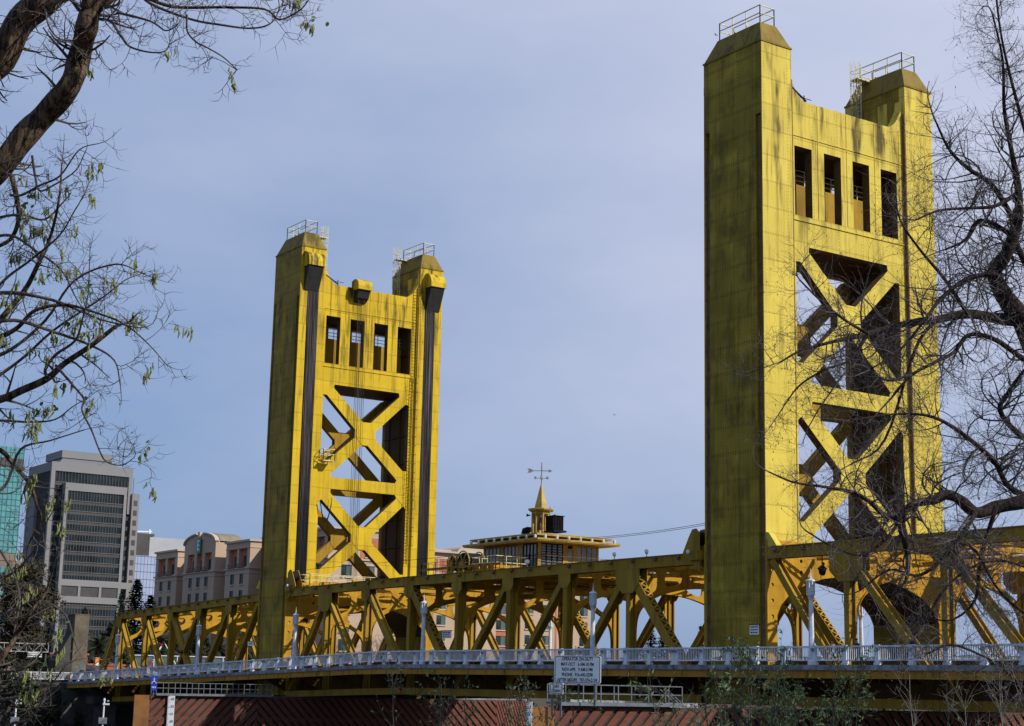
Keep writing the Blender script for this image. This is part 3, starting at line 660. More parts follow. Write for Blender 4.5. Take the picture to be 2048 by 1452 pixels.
# ------------------------------------------------------------------ hand rails
def rail_run(label, xa, xb, n, yf, grp='white railings along the bridge edge'):
    T = thing('bridge_railing', label, 'railing', (xa, yf, 0), group=grp)
    P0 = MB(); P0.box(-.165, .165, -.11, .11, -1.13, -.02); P0.box(-.22, .22, -.14, .14, -1.13, -.98); P0.box(-.19, .19, -.11, .11, -.02, .03)
    post_me = None; cap_me = None
    for i in range(n+1):
        x = xa+(xb-xa)*i/n
        if post_me is None:
            o = P0.build('rail_post', MAT['rail'], T); post_me = o.data
            k = MB(); k.box(-.1, .1, -.16, -.095, -.32, -.14); k.prism([(-.13, -.32), (-.1, -.14), (.1, -.14), (.13, -.32)], -.2, -.16, 'y'); kk = k.build('conduit_box', MAT['kerb'], o); cap_me = kk.data
        else:
            o = bpy.data.objects.new('rail_post', post_me); COL.objects.link(o); o.parent = T
            kk = bpy.data.objects.new('conduit_box', cap_me); COL.objects.link(kk); kk.parent = o
        o.location = (x-xa, 0, zr(x))
    meshes = {}
    for i in range(n):
        a = xa+(xb-xa)*i/n; b = xa+(xb-xa)*(i+1)/n; s = zr(b)-zr(a); key = round(s, 3)
        if key not in meshes:
            mb = MB(); w = b-a; f = lambda x: s*x/w
            mb.prism([(.13, f(.13)-.1), (w-.13, f(w)-.1), (w-.13, f(w)), (.13, f(.13))], -.07, .07, 'y')
            mb.prism([(.13, f(.13)-.88), (w-.13, f(w)-.88), (w-.13, f(w)-.80), (.13, f(.13)-.80)], -.06, .06, 'y')
            nb = 14
            for k in range(nb):
                x = .13+(w-.26)*(k+.5)/nb; mb.box(x-.028, x+.028, -.012, .012, f(x)-.80, f(x)-.1)
            meshes[key] = mb.build('rail_panel', MAT['rail'], T); o = meshes[key]
        else: o = bpy.data.objects.new('rail_panel', meshes[key].data); COL.objects.link(o); o.parent = T
        o.location = (a-xa, 0, zr(a))
    return T
rail_run('near white railing along the lift span between the two towers, with lamp posts on it', -67.6, -6.75, 24, -2.02)
rail_run('near white railing at the right, from the near tower to the photo edge', -6.45, 24.0, 12, -2.02)
rail_run('near white railing at the left, curving down from the far tower to the city', -121.2, -67.9, 21, -2.02)
rail_run('white railing on the far edge of the lift span, seen between truss posts', -67.6, -6.75, 24, YW+2.02)
rail_run('white railing on the far edge right of the near tower', -6.45, 24.0, 12, YW+2.02)
rail_run('white railing on the far edge of the descending left span', -121.2, -67.9, 21, YW+2.02)
T = thing('bridge_railing', 'white railing turning away toward the left bank beyond the orange marker', 'railing', (-121.4, -2.1, -2.16), R(-107), group='white railings along the bridge edge')
for i in range(5):
    mb = MB(); mb.box(-.12, .12, -.09, .09, -1.1, .02); mb.build('rail_post', MAT['rail'], T, (i*2.3, 0, 0))
    if i < 4:
        mb = MB(); mb.box(.12, 2.18, -.06, .06, -.1, 0); mb.box(.12, 2.18, -.05, .05, -.9, -.82)
        for k in range(12): mb.box(.2+k*.16, .26+k*.16, -.02, .02, -.82, -.1)
        mb.build('rail_panel', MAT['rail'], T, (i*2.3, 0, 0))
mb = MB(); mb.prism([(0, -.5), (.32, 0), (0, .5), (-.32, 0)], -.02, .02, 'y'); tag(mb.build('marker_sign', MAT['orange'], None, (-121.2, -2.3, -2.7)), 'orange diamond marker hung on the white railing corner at the left', 'marker')
# ------------------------------------------------------------------ lamp posts
def lamp(x, y, z, label):
    T = thing('lamp_post', label, 'lamp post', (x, y, z), group='white lamp posts on the bridge railings')
    mb = MB(); mb.lathe((0, 0, 0), [(.27, -1.12), (.27, -.9), (.2, -.85), (.19, .1), (.165, 1.2), (.14, 2.75), (.17, 2.8), (.17, 2.86)], 8, pi/8); mb.build('pole', MAT['lamp'], T)
    mb = MB(); mb.lathe((0, 0, 0), [(.16, 2.86), (.18, 2.9), (.26, 3.05), (.26, 3.12)], 8, pi/8); mb.lathe((0, 0, 0), [(.25, 3.82), (.285, 3.84), (.285, 3.92), (.18, 3.98), (.05, 4.02)], 8, pi/8)
    for k in range(8): a = 2*pi*k/8+pi/8; mb.bar((.24*cos(a), .24*sin(a), 3.1), (.24*cos(a), .24*sin(a), 3.85), .045)
    ln = mb.build('lantern', MAT['lamp'], T)
    mb = MB(); mb.lathe((0, 0, 0), [(.21, 3.12), (.215, 3.83)], 8, pi/8); mb.build('lantern_glass', MAT['lens'], ln)
    mb = MB(); mb.lathe((0, 0, 0), [(.07, 4.0), (.09, 4.08), (.04, 4.14), (.03, 4.3), (.012, 4.62)], 6); mb.build('finial', MAT['lamp'], ln)
    return T
LP = [(-106.4, 'white lamp post at the far left end of the bridge, by the last truss post'), (-83.6, 'white lamp post second from the left, in front of the left span'), (-61.6, 'white lamp post just right of the far tower leg'), (-38.6, 'white lamp post in front of the laced diagonal left of mid span'), (-15.6, 'white lamp post above the white operator notice'), (6.05, 'tallest looking white lamp post, just right of the near tower leg')]
l0 = None
for x, lab in LP:
    if l0 is None: l0 = lamp(x, -2.05, zr(x), lab)
    else: dup(l0, (x, -2.05, zr(x)), lab)
for x, lab in ((-50, 'white lamp post on the far side, seen through the truss left of mid span'), (-10.0, 'lamp post on the far side seen between diagonals right of the near tower leg'), (-101, 'lamp post on the far side of the left span, among palms')):
    dup(l0, (x, YW+2.05, zr(x)), lab)
# ------------------------------------------------------------------ operator cabin on the lift span
H = thing('operator_cabin', 'gold flat roofed operator cabin with a small spire, on top of the lift span', 'cabin', (-36.9, 8.4, 6.4))
ox, oy, oz = -36.9, 8.4, 6.4
def hb(name, mb, m, par=None, **k): o = mb.build(name, m, par or H, **k); o.location = (-ox, -oy, -oz) if par is None else (0, 0, 0); return o
mb = MB()
x0, x1, y0, y1 = -40.95, -32.8, 5.25, 11.6
for a, b in ((x0, -40.72), (-38.48, -37.82), (-35.68, -34.95), (-33.02, x1)): mb.box(a, b, y0, y0+.14, 6.45, 9.0)
mb.box(x0+.01, x1-.01, y0+.01, y0+.13, 6.45, 7.0)
for a, b in ((y0, 5.6), (7.86, 8.33), (8.85, 9.3), (11.5, y1)): mb.box(x1-.14, x1+.001, a, b, 6.45, 9.0)
mb.box(x1-.13, x1-.01, y0+.1, 8.33, 6.45, 7.0); mb.box(x1-.13, x1-.01, 8.85, y1, 6.45, 7.0)
mb.box(x0, x1, y1-.14, y1, 6.45, 9); mb.box(x0, x0+.14, y0+.14, y1-.14, 6.45, 9); mb.box(x0+.14, x1-.14, y0+.14, y1-.14, 6.4, 6.5)
mb.box(x0+.14, x1-.2, y0+.14, y1-.2, 8.9, 8.98)
hb('wall', mb, MAT['house'])
def win(a, b, ax, z0, z1, nv, nh, slat=False):
    mb = MB(); fr = MB()
    if ax == 'y': mb.box(a, b, y0+.06, y0+.08, z0, z1)
    else: mb.box(x1-.08, x1-.06, a, b, z0, z1)
    for i in range(nv+1):
        t = a+(b-a)*i/nv; w = .045
        if ax == 'y': fr.box(t-w, t+w, y0+.0, y0+.06, z0, z1)
        else: fr.box(x1-.06, x1-.005, t-w, t+w, z0, z1)
    for j in range(nh+1):
        z = z0+(z1-z0)*j/nh
        if ax == 'y': fr.box(a, b, y0+.01, y0+.055, z-.03, z+.03)
        else: fr.box(x1-.055, x1-.01, a, b, z-.03, z+.03)
    w = hb('window', mb, MAT['glass']); fr.build('window_frame', MAT['house'] if not slat else MAT['blackm'], w)
win(-40.72, -38.48, 'y', 7.0, 8.95, 4, 1); win(-37.82, -35.68, 'y', 7.0, 8.95, 4, 2); win(-34.95, -33.02, 'y', 7.0, 8.95, 4, 2, True)
win(5.6, 7.86, 'x', 7.0, 8.95, 4, 9, True); win(9.3, 11.5, 'x', 7.0, 8.95, 4, 1)
mb = MB(); mb.box(x1-.1, x1-.04, 8.33, 8.85, 6.5, 8.7); d = hb('door', mb, MAT['house']); mb = MB(); mb.box(x1-.04, x1-.03, 8.4, 8.78, 7.6, 8.5); mb.build('door_pane', MAT['glass'], d)
mb = MB(); mb.box(-42.4, -31.2, 4.1, 12.6, 9.02, 9.2); mb.box(-42.46, -31.14, 4.04, 12.66, 9.1, 9.26); ro = hb('eave', mb, MAT['house'])
mb = MB(); mb.box(-41.3, -32.3, 4.9, 11.8, 9.26, 9.52); hb('roof_gap', mb, MAT['rust'])
mb = MB(); mb.box(-41.85, -31.75, 4.4, 12.2, 9.52, 9.7)
mb.add([(-41.6, 4.6, 9.7), (-32, 4.6, 9.7), (-32, 12, 9.7), (-41.6, 12, 9.7), (-38, 7, 9.95), (-35.4, 7, 9.95), (-35.4, 9.6, 9.95), (-38, 9.6, 9.95)], [(4, 5, 6, 7), (0, 1, 5, 4), (1, 2, 6, 5), (2, 3, 7, 6), (3, 0, 4, 7)])
hb('roof', mb, MAT['house'])
for i in range(9):
    mb = MB(); mb.lathe((-41.5+i*1.2, 4.32, 9.27), [(.12, 0), (.13, .22), (.1, .28)], 8); hb('eave_lamp', mb, MAT['lens'])
for i in range(7):
    mb = MB(); mb.lathe((-31.42, 5.0+i*1.2, 9.27), [(.12, 0), (.13, .22), (.1, .28)], 8); hb('eave_lamp', mb, MAT['lens'])
c = (-36.72, 8.3, 0)
mb = MB(); mb.lathe(c, [(.95, 9.8), (.95, 10.12)], 8, pi/8)
for k in range(8): a = 2*pi*k/8+pi/8; mb.bar((c[0]+.72*cos(a), c[1]+.72*sin(a), 10.0), (c[0]+.72*cos(a), c[1]+.72*sin(a), 12.0), .16, .16)
mb.lathe(c, [(.82, 11.85), (.82, 12.08)], 8, pi/8); mb.lathe(c, [(1.02, 12.08), (1.14, 12.2), (1.14, 12.3), (.7, 12.36)], 8, pi/8)
cu = hb('cupola', mb, MAT['house'])
mb = MB(); mb.lathe(c, [(.62, 12.36), (.55, 12.7), (.06, 14.5)], 6, pi/6); hb('spire', mb, MAT['house'])
mb = MB(); mb.lathe(c, [(.3, 10.5), (.32, 10.9), (.2, 11.3), (.1, 11.6)], 8); mb.cyl((c[0], c[1], 11.6), (c[0], c[1], 12), .04, 5); hb('bell', mb, MAT['rust'])
mb = MB(); mb.cyl((c[0], c[1], 14.4), (c[0], c[1], 16.35), .045, 6); dx, dy = .6, .8
def al(t, z): return (c[0]+dx*t, c[1]+dy*t, z)
mb.bar(al(-.9, 15.62), al(.85, 15.62), .05, .06)
for s in (0,):
    n = Vector((-dy, dx, 0))*.02
    for poly in ([(-1.25, 15.8), (-.95, 15.8), (-.65, 15.62), (-.95, 15.44), (-1.25, 15.44), (-1.1, 15.62)], [(.6, 15.76), (.95, 15.62), (.6, 15.48)]):
        vs = [Vector(al(*p))+n for p in poly]+[Vector(al(*p))-n for p in poly]; k = len(poly)
        mb.add(vs, [tuple(range(k)), tuple(range(2*k-1, k-1, -1))]+[(i, i+k, (i+1) % k+k, (i+1) % k) for i in range(k)])
for dd in ((.6, .8), (-.8, .6)):
    mb.bar((c[0]-dd[0]*.5, c[1]-dd[1]*.5, 14.98), (c[0]+dd[0]*.5, c[1]+dd[1]*.5, 14.98), .04)
    for s in (-1, 1): mb.box(c[0]+s*dd[0]*.52-.07, c[0]+s*dd[0]*.52+.07, c[1]+s*dd[1]*.52-.07, c[1]+s*dd[1]*.52+.07, 14.9, 15.12)
hb('weather_vane', mb, MAT['kerb'])
mb = MB(); mb.bar((-35.4, 8.3, 10), (-35.4, 8.3, 12.4), .05); mb.bar((-35.4, 8.3, 11), (-35.2, 8.6, 11.3), .05); mb.bar((-35.4, 8.2, 10.6), (-35.2, 8.5, 10.9), .12); hb('antenna', mb, MAT['kerb'])
mb = MB(); mb.box(-34.85, -33.7, 7.5, 8.5, 10.25, 11.45)
for k in range(7): mb.box(-34.8+k*.17, -34.74+k*.17, 7.44, 7.5, 10.3, 11.4)
for k in range(6): mb.box(-33.7, -33.64, 7.55+k*.17, 7.61+k*.17, 10.3, 11.4)
mb.box(-34.95, -33.5, 7.4, 8.7, 10.1, 10.25); mb.box(-34.9, -33.6, 7.45, 8.6, 11.45, 11.5)
ac = tag(mb.build('cooling_unit', MAT['blackm']), 'black ribbed cooling unit on the cabin roof, right of the spire', 'cooling unit')
mb = MB(); mb.box(-39.0, -38.6, 8, 8.5, 9.9, 10.3); mb.prism([(-39.1, 10.3), (-38.3, 10.55), (-38.2, 10.85), (-38.9, 10.75)], 7.9, 8.6, 'y')
tag(mb.build('floodlight', MAT['blackm']), 'black floodlight on the cabin roof, left of the spire', 'floodlight')
for s, nm in ((-1, 'left'), (1, 'right')):
    mb = MB(); q = Vector((c[0], c[1], 11.75)); d = Vector((.57, .82, 0))*s
    mb.tube([q+d*.9, q+d*1.05, q+d*1.15, q+d*1.25], [.05, .06, .1, .17], 8)
    tag(mb.build('siren_horn', MAT['blackm']), 'small dark horn on the %s side of the cabin spire' % nm, 'horn')
# machinery platform and rails on top of the span beside the cabin
T = thing('machinery_platform', 'gold steel platform and rails on top of the lift span around the cabin', 'platform', (-37, 8, 6.4))
def pb(name, mb, m): o = mb.build(name, m, T); o.location = (37, -8, -6.4); return o
mb = MB(); mb.box(-44.5, -27, .9, 16, 6.2, 6.4); mb.box(-44.3, -32, 1.0, 1.2, 6.9, 7.1); pb('platform_deck', mb, MAT['truss'])
mb = MB(); mb.box(-38.8, -33.5, 1.4, 4.2, 6.6, 7.0); mb.box(-37.8, -35.6, 2.0, 3.8, 7.0, 7.3); pb('gear_frame', mb, MAT['truss_bright'])
mb = MB(); railing_box(mb, -44.2, -28, 1.0, 15.5, 6.4, 1.15, .022); pb('guard_rail', mb, MAT['rust'])
mb = MB(); railing_box(mb, -36.6, -33.0, 1.2, 4.4, 6.5, 1.2, .03); pb('inner_rail', mb, MAT['steelrail'])
def drum(x, y, r, w, label):
    T = thing('cable_drum', label, 'cable drum', (x, y, 6.4), group='cable drums on the lift span')
    mb = MB(); mb.tube([(0, 0, .95), (0, w, .95)], r*.92, 20); mb.build('cable_coil', MAT['blackm'], T)
    mb = MB()
    for yy in (-.08, w):
        pts = [(r*1.06*cos(2*pi*k/20), yy+.04, .95+r*1.06*sin(2*pi*k/20)) for k in range(21)]; mb.tube(pts, .06, 5)
        for k in range(6): a = 2*pi*k/6; mb.bar((0, yy+.04, .95), (r*cos(a), yy+.04, .95+r*sin(a)), .07)
    mb.build('rim', MAT['house'], T)
    mb = MB()
    for yy in (-.25, w+.1): mb.prism([(-.45, 0), (.45, 0), (.38, .9), (.15, 1.1), (-.15, 1.1), (-.38, .9)], yy, yy+.15, 'y', [[(-.2, .25), (.2, .25), (.2, .65), (-.2, .65)]])
    mb.build('stand', MAT['truss'], T)
drum(-39.6, 1.2, .66, .7, 'small black cable drum with spoked gold rim, left of its larger twin')
drum(-38.0, 1.3, .92, 1.5, 'large black cable drum with spoked gold rim on top of the truss')
# bracket, floodlights and cables on the truss chord
for x, r, lab in ((-27.2, .2, 'round floodlight on the chord just right of the cabin'), (-16.2, .14, 'small floodlight on the chord halfway to the near tower'), (-12.5, .15, 'dish shaped floodlight on the chord nearest the near tower')):
    mb = MB(); mb.tube([(x, .3, 6.42), (x, .3, 6.75)], .04, 5); mb.tube([(x+.1, .2, 6.85), (x-.02, .32, 6.74), (x-.1, .4, 6.66)], [r, r*.8, r*.3], 12)
    tag(mb.build('floodlight', MAT['lens']), lab, 'floodlight', 'floodlights on the truss chord')
for x, s, lab in ((-6.9, 1, 'gold sheave bracket on the lift span end beside the near tower'), (-67.2, -1, 'gold sheave bracket on the lift span end beside the far tower')):
    T = thing('sheave_bracket', lab, 'bracket', (x, .35, 6.0))
    mb = MB(); mb.prism([(-1.3*s, .4), (.45*s, -.9), (.45*s, 1.75), (.1*s, 2.05), (-.3*s, 2.0), (-.65*s, 1.5)], -.4, -.34, 'y'); mb.prism([(-1.3*s, .4), (.45*s, -.9), (.45*s, 1.75), (.1*s, 2.05), (-.3*s, 2.0), (-.65*s, 1.5)], .34, .4, 'y'); mb.build('bracket_plate', MAT['truss'], T)
    mb = MB(); mb.tube([(-.1*s, -.25, 1.4), (-.1*s, .25, 1.4)], .5, 14); mb.build('sheave', MAT['blackm'], T)
    mb = MB(); mb.box(-.35, .55, -.62, -.1, -.1, .55) if s > 0 else mb.box(-.55, .35, -.62, -.1, -.1, .55); mb.build('guide_box', MAT['truss'], T)
    mb = MB(); mb.ell((-.3*s, -.75, .45), (.13, .13, .16)); mb.build('lamp_globe', MAT['white'], T)
mb = MB(); mb.cyl((-67.2, 1.4, 8.1), (-40.4, 1.4, 8.0), .022, 4); tag(mb.build('haul_cable', MAT['blackm']), 'thin dark cable from the far tower to the cable drums', 'cable')
for k in range(2):
    mb = MB(); a = Vector((-6.6, 1.0, 8.4+k*.12)); b = Vector((-32.0, 6.0, 9.15+k*.1)); mb.tube([a.lerp(b, t/8)+Vector((0, 0, -.25*(1-(t/4-1)**2))) for t in range(9)], .02, 4)
    tag(mb.build('power_cable', MAT['blackm']), ('upper' if k else 'lower')+' of two thin parallel cables from the near tower to the cabin roof', 'cable', 'cables between the near tower and the cabin')
# walkway rail at the foot of the far tower lattice
T = thing('tower_walkway', 'gold railed walkway at chord height in front of the far tower', 'walkway', (-66, 8, 6.4))
mb = MB(); railing_box(mb, -66.8, -64.8, .9, 8.2, 6.45, 1.15, .03); o = mb.build('guard_rail', MAT['steelrail'], T); o.location = (66, -8, -6.4)
mb = MB(); mb.box(-67, -64.7, .8, 16, 6.3, 6.45); mb.box(-64.9, -64.6, 5.6, 8.0, 6.45, 7.2); mb.box(-66, -65, 2.6, 4.2, 6.45, 6.9); o = mb.build('walkway_deck', MAT['truss_bright'], T); o.location = (66, -8, -6.4)
# hanging red navigation lamp
T = thing('navigation_lamp', 'red lamp hanging from the deck edge left of mid span', 'lamp', (-41.4, -2.4, -1.9))
mb = MB(); mb.bar((0, 0, .4), (0, 0, -1.25), .05); mb.build('hanger', MAT['rust'], T)
mb = MB(); mb.lathe((0, 0, -1.62), [(.06, 0), (.15, .06), (.16, .22), (.08, .3)], 10); mb.build('red_lens', MAT['red'], T)
mb = MB(); mb.lathe((0, 0, -1.32), [(.12, 0), (.12, .08), (.05, .12)], 8); mb.build('lamp_cap', MAT['blackm'], T)
# ------------------------------------------------------------------ portal lamp + signs
def text_mesh(s, size, m, parent=None, name='lettering', ext=.01, align='CENTER', sx=1.):
    cu_ = bpy.data.curves.new(name, 'FONT'); cu_.body = s; cu_.size = size; cu_.extrude = ext; cu_.align_x = align; cu_.align_y = 'CENTER'; cu_.offset = size*.02
    o = bpy.data.objects.new(name, cu_); COL.objects.link(o); bpy.context.view_layer.update()
    me = bpy.data.meshes.new_from_object(o.evaluated_get(bpy.context.evaluated_depsgraph_get())); bpy.data.objects.remove(o)
    me.materials.clear(); me.materials.append(m)
    o = bpy.data.objects.new(name, me); COL.objects.link(o); o.parent = parent; o.scale = (sx, 1, 1); return o
# writing plane of a sign at azimuth: local x = right, local z = up, facing local -y
def sign_board(name, label, cat, loc, rz, w, h, lines, m=None, ink=None, size=.2, gap=None, sx=1., posts=(), border=True, tilt=0, group=None):
    T = thing(name, label, cat, loc, rz, group)
    mb = MB(); r = min(.12, w*.06); pts = []
    for cx_, cz_, a0 in ((w/2-r, h/2-r, 0), (-w/2+r, h/2-r, 90), (-w/2+r, -h/2+r, 180), (w/2-r, -h/2+r, 270)):
        pts += [(cx_+r*cos(R(a0+k*30)), cz_+r*sin(R(a0+k*30))) for k in range(4)]
    mb.prism(pts, 0, .05, 'y'); f = mb.build('board', m or MAT['signface'], T)
    if border:
        mb = MB(); k = .96
        inner = [(p[0]*(1-.06/w*1.5), p[1]*(1-.06/h*1.5)) for p in pts]; i2 = [(p[0]*(1-.1/w*1.5), p[1]*(1-.1/h*1.5)) for p in pts]
        for i in range(len(pts)):
            j = (i+1) % len(pts); a, b, c_, d_ = inner[i], inner[j], i2[j], i2[i]
            mb.add([(a[0], -.004, a[1]), (b[0], -.004, b[1]), (c_[0], -.004, c_[1]), (d_[0], -.004, d_[1])], [(0, 1, 2, 3)])
        mb.build('border', ink or MAT['ink'], f)
    n = len(lines); gap = gap or size*1.4
    for i, ln in enumerate(lines):
        if not ln: continue
        o = text_mesh(ln, size, ink or MAT['ink'], f, sx=sx, ext=.004); o.rotation_euler = (pi/2, 0, 0); o.location = (0, -.006, ((n-1)/2-i)*gap)
    for px in posts:
        mb = MB(); mb.box(px-.05, px+.05, .05, .13, -h/2-1.2, h/2-.1); mb.build('sign_post', MAT['greyrail'], T)
    return T
FACE = R(55.7)       # boards that look towards the west bank
sign_board('notice_board', 'large white notice with operator hours in black letters, above the grey walkway', 'sign', (4.3, -18.25, -1.77), R(34), 2.72, 1.52,
           ['OPERATOR ON DUTY', 'MAY-OCT   6 AM-10 PM', 'NOV-APR   9 AM-5 PM', 'PHONE   916-442-5298', 'AFTER HOURS  707-374-2134'], size=.262, gap=.285, sx=.70, posts=(-1, 1))
sign_board('notice_board', 'small white cable crossing notice at the left end of the grey walkway', 'sign', (4.4, -19.75, -2.82), R(34), .8, .62, ['CABLE', 'CROSSING'], size=.19, gap=.24, sx=.62, posts=(-.25, .25))
# wayfinding board at the far fender
T = thing('mooring_sign', 'narrow blue sign with white anchor symbol and dots at the left walkway', 'sign', (-63.6, -14.9, -3.05), R(62))
mb = MB(); mb.box(-.27, .27, 0, .05, -.72, .62); f = mb.build('board', MAT['blue'], T)
mb = MB(); mb.box(-.03, .03, -.02, -.002, .05, .42); mb.box(-.09, .09, -.02, -.002, .27, .31)
pts = [(.2*cos(R(a)), -.02, -.12+.2*sin(R(a))) for a in range(0, 181, 20)]; mb.tube(pts, .035, 4); mb.box(-.17, -.1, -.02, -.002, -.5, -.35); mb.box(-.04, .04, -.02, -.002, -.5, -.35); mb.box(.1, .17, -.02, -.002, -.5, -.35); mb.build('symbol', MAT['white'], f)
mb = MB(); mb.box(-.04, .04, .05, .12, -1.3, .5); mb.build('sign_post', MAT['greyrail'], T)
def plate_sign(label, loc, w, h, head=None, nbars=3, rz=0., box=False):
    T = thing('plate_sign', label, 'sign', loc, rz)
    mb = MB(); mb.box(-w/2, w/2, 0, .04, -h/2, h/2); f = mb.build('board', MAT['signface'], T)
    mb = MB(); mb.box(-w/2-.03, w/2+.03, -.06, .16, h/2, h/2+.05); mb.build('hood', MAT['rust'], T)
    if head: o = text_mesh(head, h*.42, MAT['ink'], f, ext=.003); o.rotation_euler = (pi/2, 0, 0); o.location = (0, -.005, 0)
    else:
        mb = MB(); rnd = random.Random(int(w*100))
        for i in range(nbars):
            z = h*(.28-.56*i/max(1, nbars-1)); x = -w*.4
            while x < w*.38: l = rnd.uniform(.05, .13)*w*2; l = min(l, w*.4-x); mb.box(x, x+l, -.006, -.002, z-h*.07, z+h*.07); x += l+w*.06
        mb.build('faded_lettering', MAT['ink'], f)
    if box: mb = MB(); mb.box(-w/2-.32, -w/2-.02, -.05, .2, -h/2, h/2+.03); mb.build('switch_box', MAT['truss'], T)
plate_sign('small white sign reading GATE on the far tower leg, above the railing', (-74.7, -.3, .95), .75, .45, 'GATE', rz=R(25))
plate_sign('white instruction sign with brown box on a truss post left of mid span', (-38.0, -.15, 1.35), .95, .6, None, 3, rz=R(20), box=True)
plate_sign('small faded white sign low on the near tower leg', (-1.1, -.06, 1.15), .85, .62, None, 3)
T = thing('portal_lantern', 'dark pendant lantern under the chord right of the near tower leg', 'lantern', (5.2, -.2, 5.6))
mb = MB(); mb.bar((0, 0, 0), (0, 0, -.6), .05); mb.lathe((0, 0, -1.25), [(.12, 0), (.2, .1), (.24, .35), (.3, .42), (.08, .62)], 8); mb.build('lantern_body', MAT['blackm'], T)
mb = MB(); mb.lathe((0, 0, -1.28), [(.1, 0), (.15, .04)], 8); mb.build('lantern_glass', MAT['lens'], T)
T = thing('portal_lantern', 'pendant lantern under the chord just right of mid span', 'lantern', (-24.2, 1.5, 5.4))
mb = MB(); mb.bar((0, 0, 0), (0, 0, -.6), .05); mb.lathe((0, 0, -1.0), [(.1, 0), (.3, .1), (.25, .3), (.06, .5)], 10); mb.build('lantern_body', MAT['kerb'], T)
# ------------------------------------------------------------------ timber fenders
g = NG('timber_slats'); t = g.t
tx = g.n('ShaderNodeTexCoord').outputs['Object']
f = g.noise(g.mapv(tx, (.7, 2.5, 2.5)), 1.6, 5, .65); f2 = g.noise(tx, .35, 3)
c_ = g.mix(g.rng(f, .3, .7), (.15, .037, .016), (.07, .021, .012)); c_ = g.mix(g.rng(f2, .45, .65, 0, .5), c_, (.15, .05, .028))
t.links.new(c_, g.b.inputs['Base Color']); g.b.inputs['Roughness'].default_value = .85
MAT['slat'] = g.mat
def clipslat(u0, u1, z0, z1, slope, c, w):
    """diagonal strip clipped to the rectangle; returns polygon (u,z)"""
    # strip between lines z = slope*(u-c)  and shifted by w along u
    poly = [(u0, z0), (u1, z0), (u1, z1), (u0, z1)]
    def clip(poly, fn):
        out = []
        for i in range(len(poly)):
            a, b = poly[i], poly[(i+1) % len(poly)]; fa, fb = fn(a), fn(b)
            if fa >= 0: out.append(a)
            if (fa >= 0) != (fb >= 0): t_ = fa/(fa-fb); out.append((a[0]+(b[0]-a[0])*t_, a[1]+(b[1]-a[1])*t_))
        return out
    poly = clip(poly, lambda p: (p[0]-p[1]/slope)-c)
    if len(poly) > 2: poly = clip(poly, lambda p: c+w-(p[0]-p[1]/slope))
    return poly if len(poly) > 2 else None
def fender(label, x, segs, ztop, zbot=-10.5):
    """segs: list of (y0, y1, slope, dx, kind) in plan, wall follows x + dx at the two ends"""
    T = thing('timber_fender', label, 'fender', (x, 0, 0), group='timber fenders round the bridge piers')
    for (ya, yb, slope, xa, xb, kind) in segs:
        L_ = sqrt((yb-ya)**2+(xb-xa)**2); ang = math.atan2(yb-ya, xb-xa)
        if kind == 'board':
            mb = MB(); mb.box(0, L_, -.05, .15, zbot, ztop+.05); o = mb.build('end_board', MAT['board'], T); o.location = (xa, ya, 0); o.rotation_euler = (0, 0, ang); continue
        mb = MB(); c0 = -20
        pit = .86
        while c0 < L_+20:
            p = clipslat(0, L_, zbot, ztop, slope, c0, pit*.66)
            if p: mb.prism(p, -.03, .06, 'y')
            c0 += pit
        if mb.v: o = mb.build('slat_panel', MAT['slat'], T); o.location = (xa, ya, 0); o.rotation_euler = (0, 0, ang)
        fr = MB(); z = ztop-.2
        fr.box(0, L_, .08, .3, ztop-.15, ztop+.1)
        for zz in (ztop-2, ztop-4.5): fr.box(0, L_, .08, .3, zz-.15, zz+.15)
        bk = MB(); bk.box(0, L_, .1, .14, zbot, ztop-.16); o = bk.build('gap_shade_backing', MAT['dark'], T); o.location = (xa, ya, 0); o.rotation_euler = (0, 0, ang)  # added black sheet, keeps the gaps between slats dark
        n = max(1, int(L_/2.4))
        for k in range(n+1): fr.cyl((L_*k/n, .4, zbot-2), (L_*k/n, .4, ztop+.0), .18, 8)
        fr.box(0, L_, .5, 1.6, ztop-.1, ztop+.02)
        o = fr.build('pile_frame', MAT['darkconc'], T); o.location = (xa, ya, 0); o.rotation_euler = (0, 0, ang)
    return T
fender('far red brown timber fender with chevron slats, below the far tower', -64, [(-16.3, -15.05, 1, -.5, 0, 'board'), (-15.05, -4.4, 1.0, 0, 0, 's'), (-4.4, 22.5, -1.0, 0, 0, 's'), (22.5, 30.5, -1.0, 0, -6.0, 's')], -4.22)
fender('near red brown timber fender with slanting slats, below the operator notice', 4, [(-21.0, -19.55, 1, -.6, 0, 'board'), (-19.55, -7.2, 1.0, 0, 0, 's'), (-7.2, 20.3, -1.0, 0, 0, 's'), (20.3, 29, -1.0, 0, -6, 's')], -3.86)
# walkways on the fenders
def walkway(label, x, ya, yb, z, h=1.0, cut=False):
    T = thing('walkway', label, 'walkway', (x, ya, z), group='grey railed walkways on the fenders')
    L_ = yb-ya; mb = MB(); mb.box(-1.3, .05, 0, L_, -.06, .03); mb.box(-.02, .06, 0, L_, -.14, .06); mb.build('walkway_deck', MAT['greyrail'], T)
    for xx in (0, -1.2):
        mb = MB()
        for zz in (h, h*.52): mb.bar((xx, 0, zz), (xx, L_, zz), .05)
        n = int(L_/1.15)
        for k in range(n+1): mb.bar((xx, L_*k/n, 0), (xx, L_*k/n, h), .05)
        mb.build('guard_rail', MAT['greyrail'], T)
    mb = MB(); mb.box(-.9, -.6, .4, L_-.4, -.8, -.1)
    for k in range(4): yy = L_*(k+.5)/4; mb.cyl((-.6, yy, -2), (-.6, yy, -.1), .1, 6)
    mb.build('support', MAT['darkconc'], T); return T
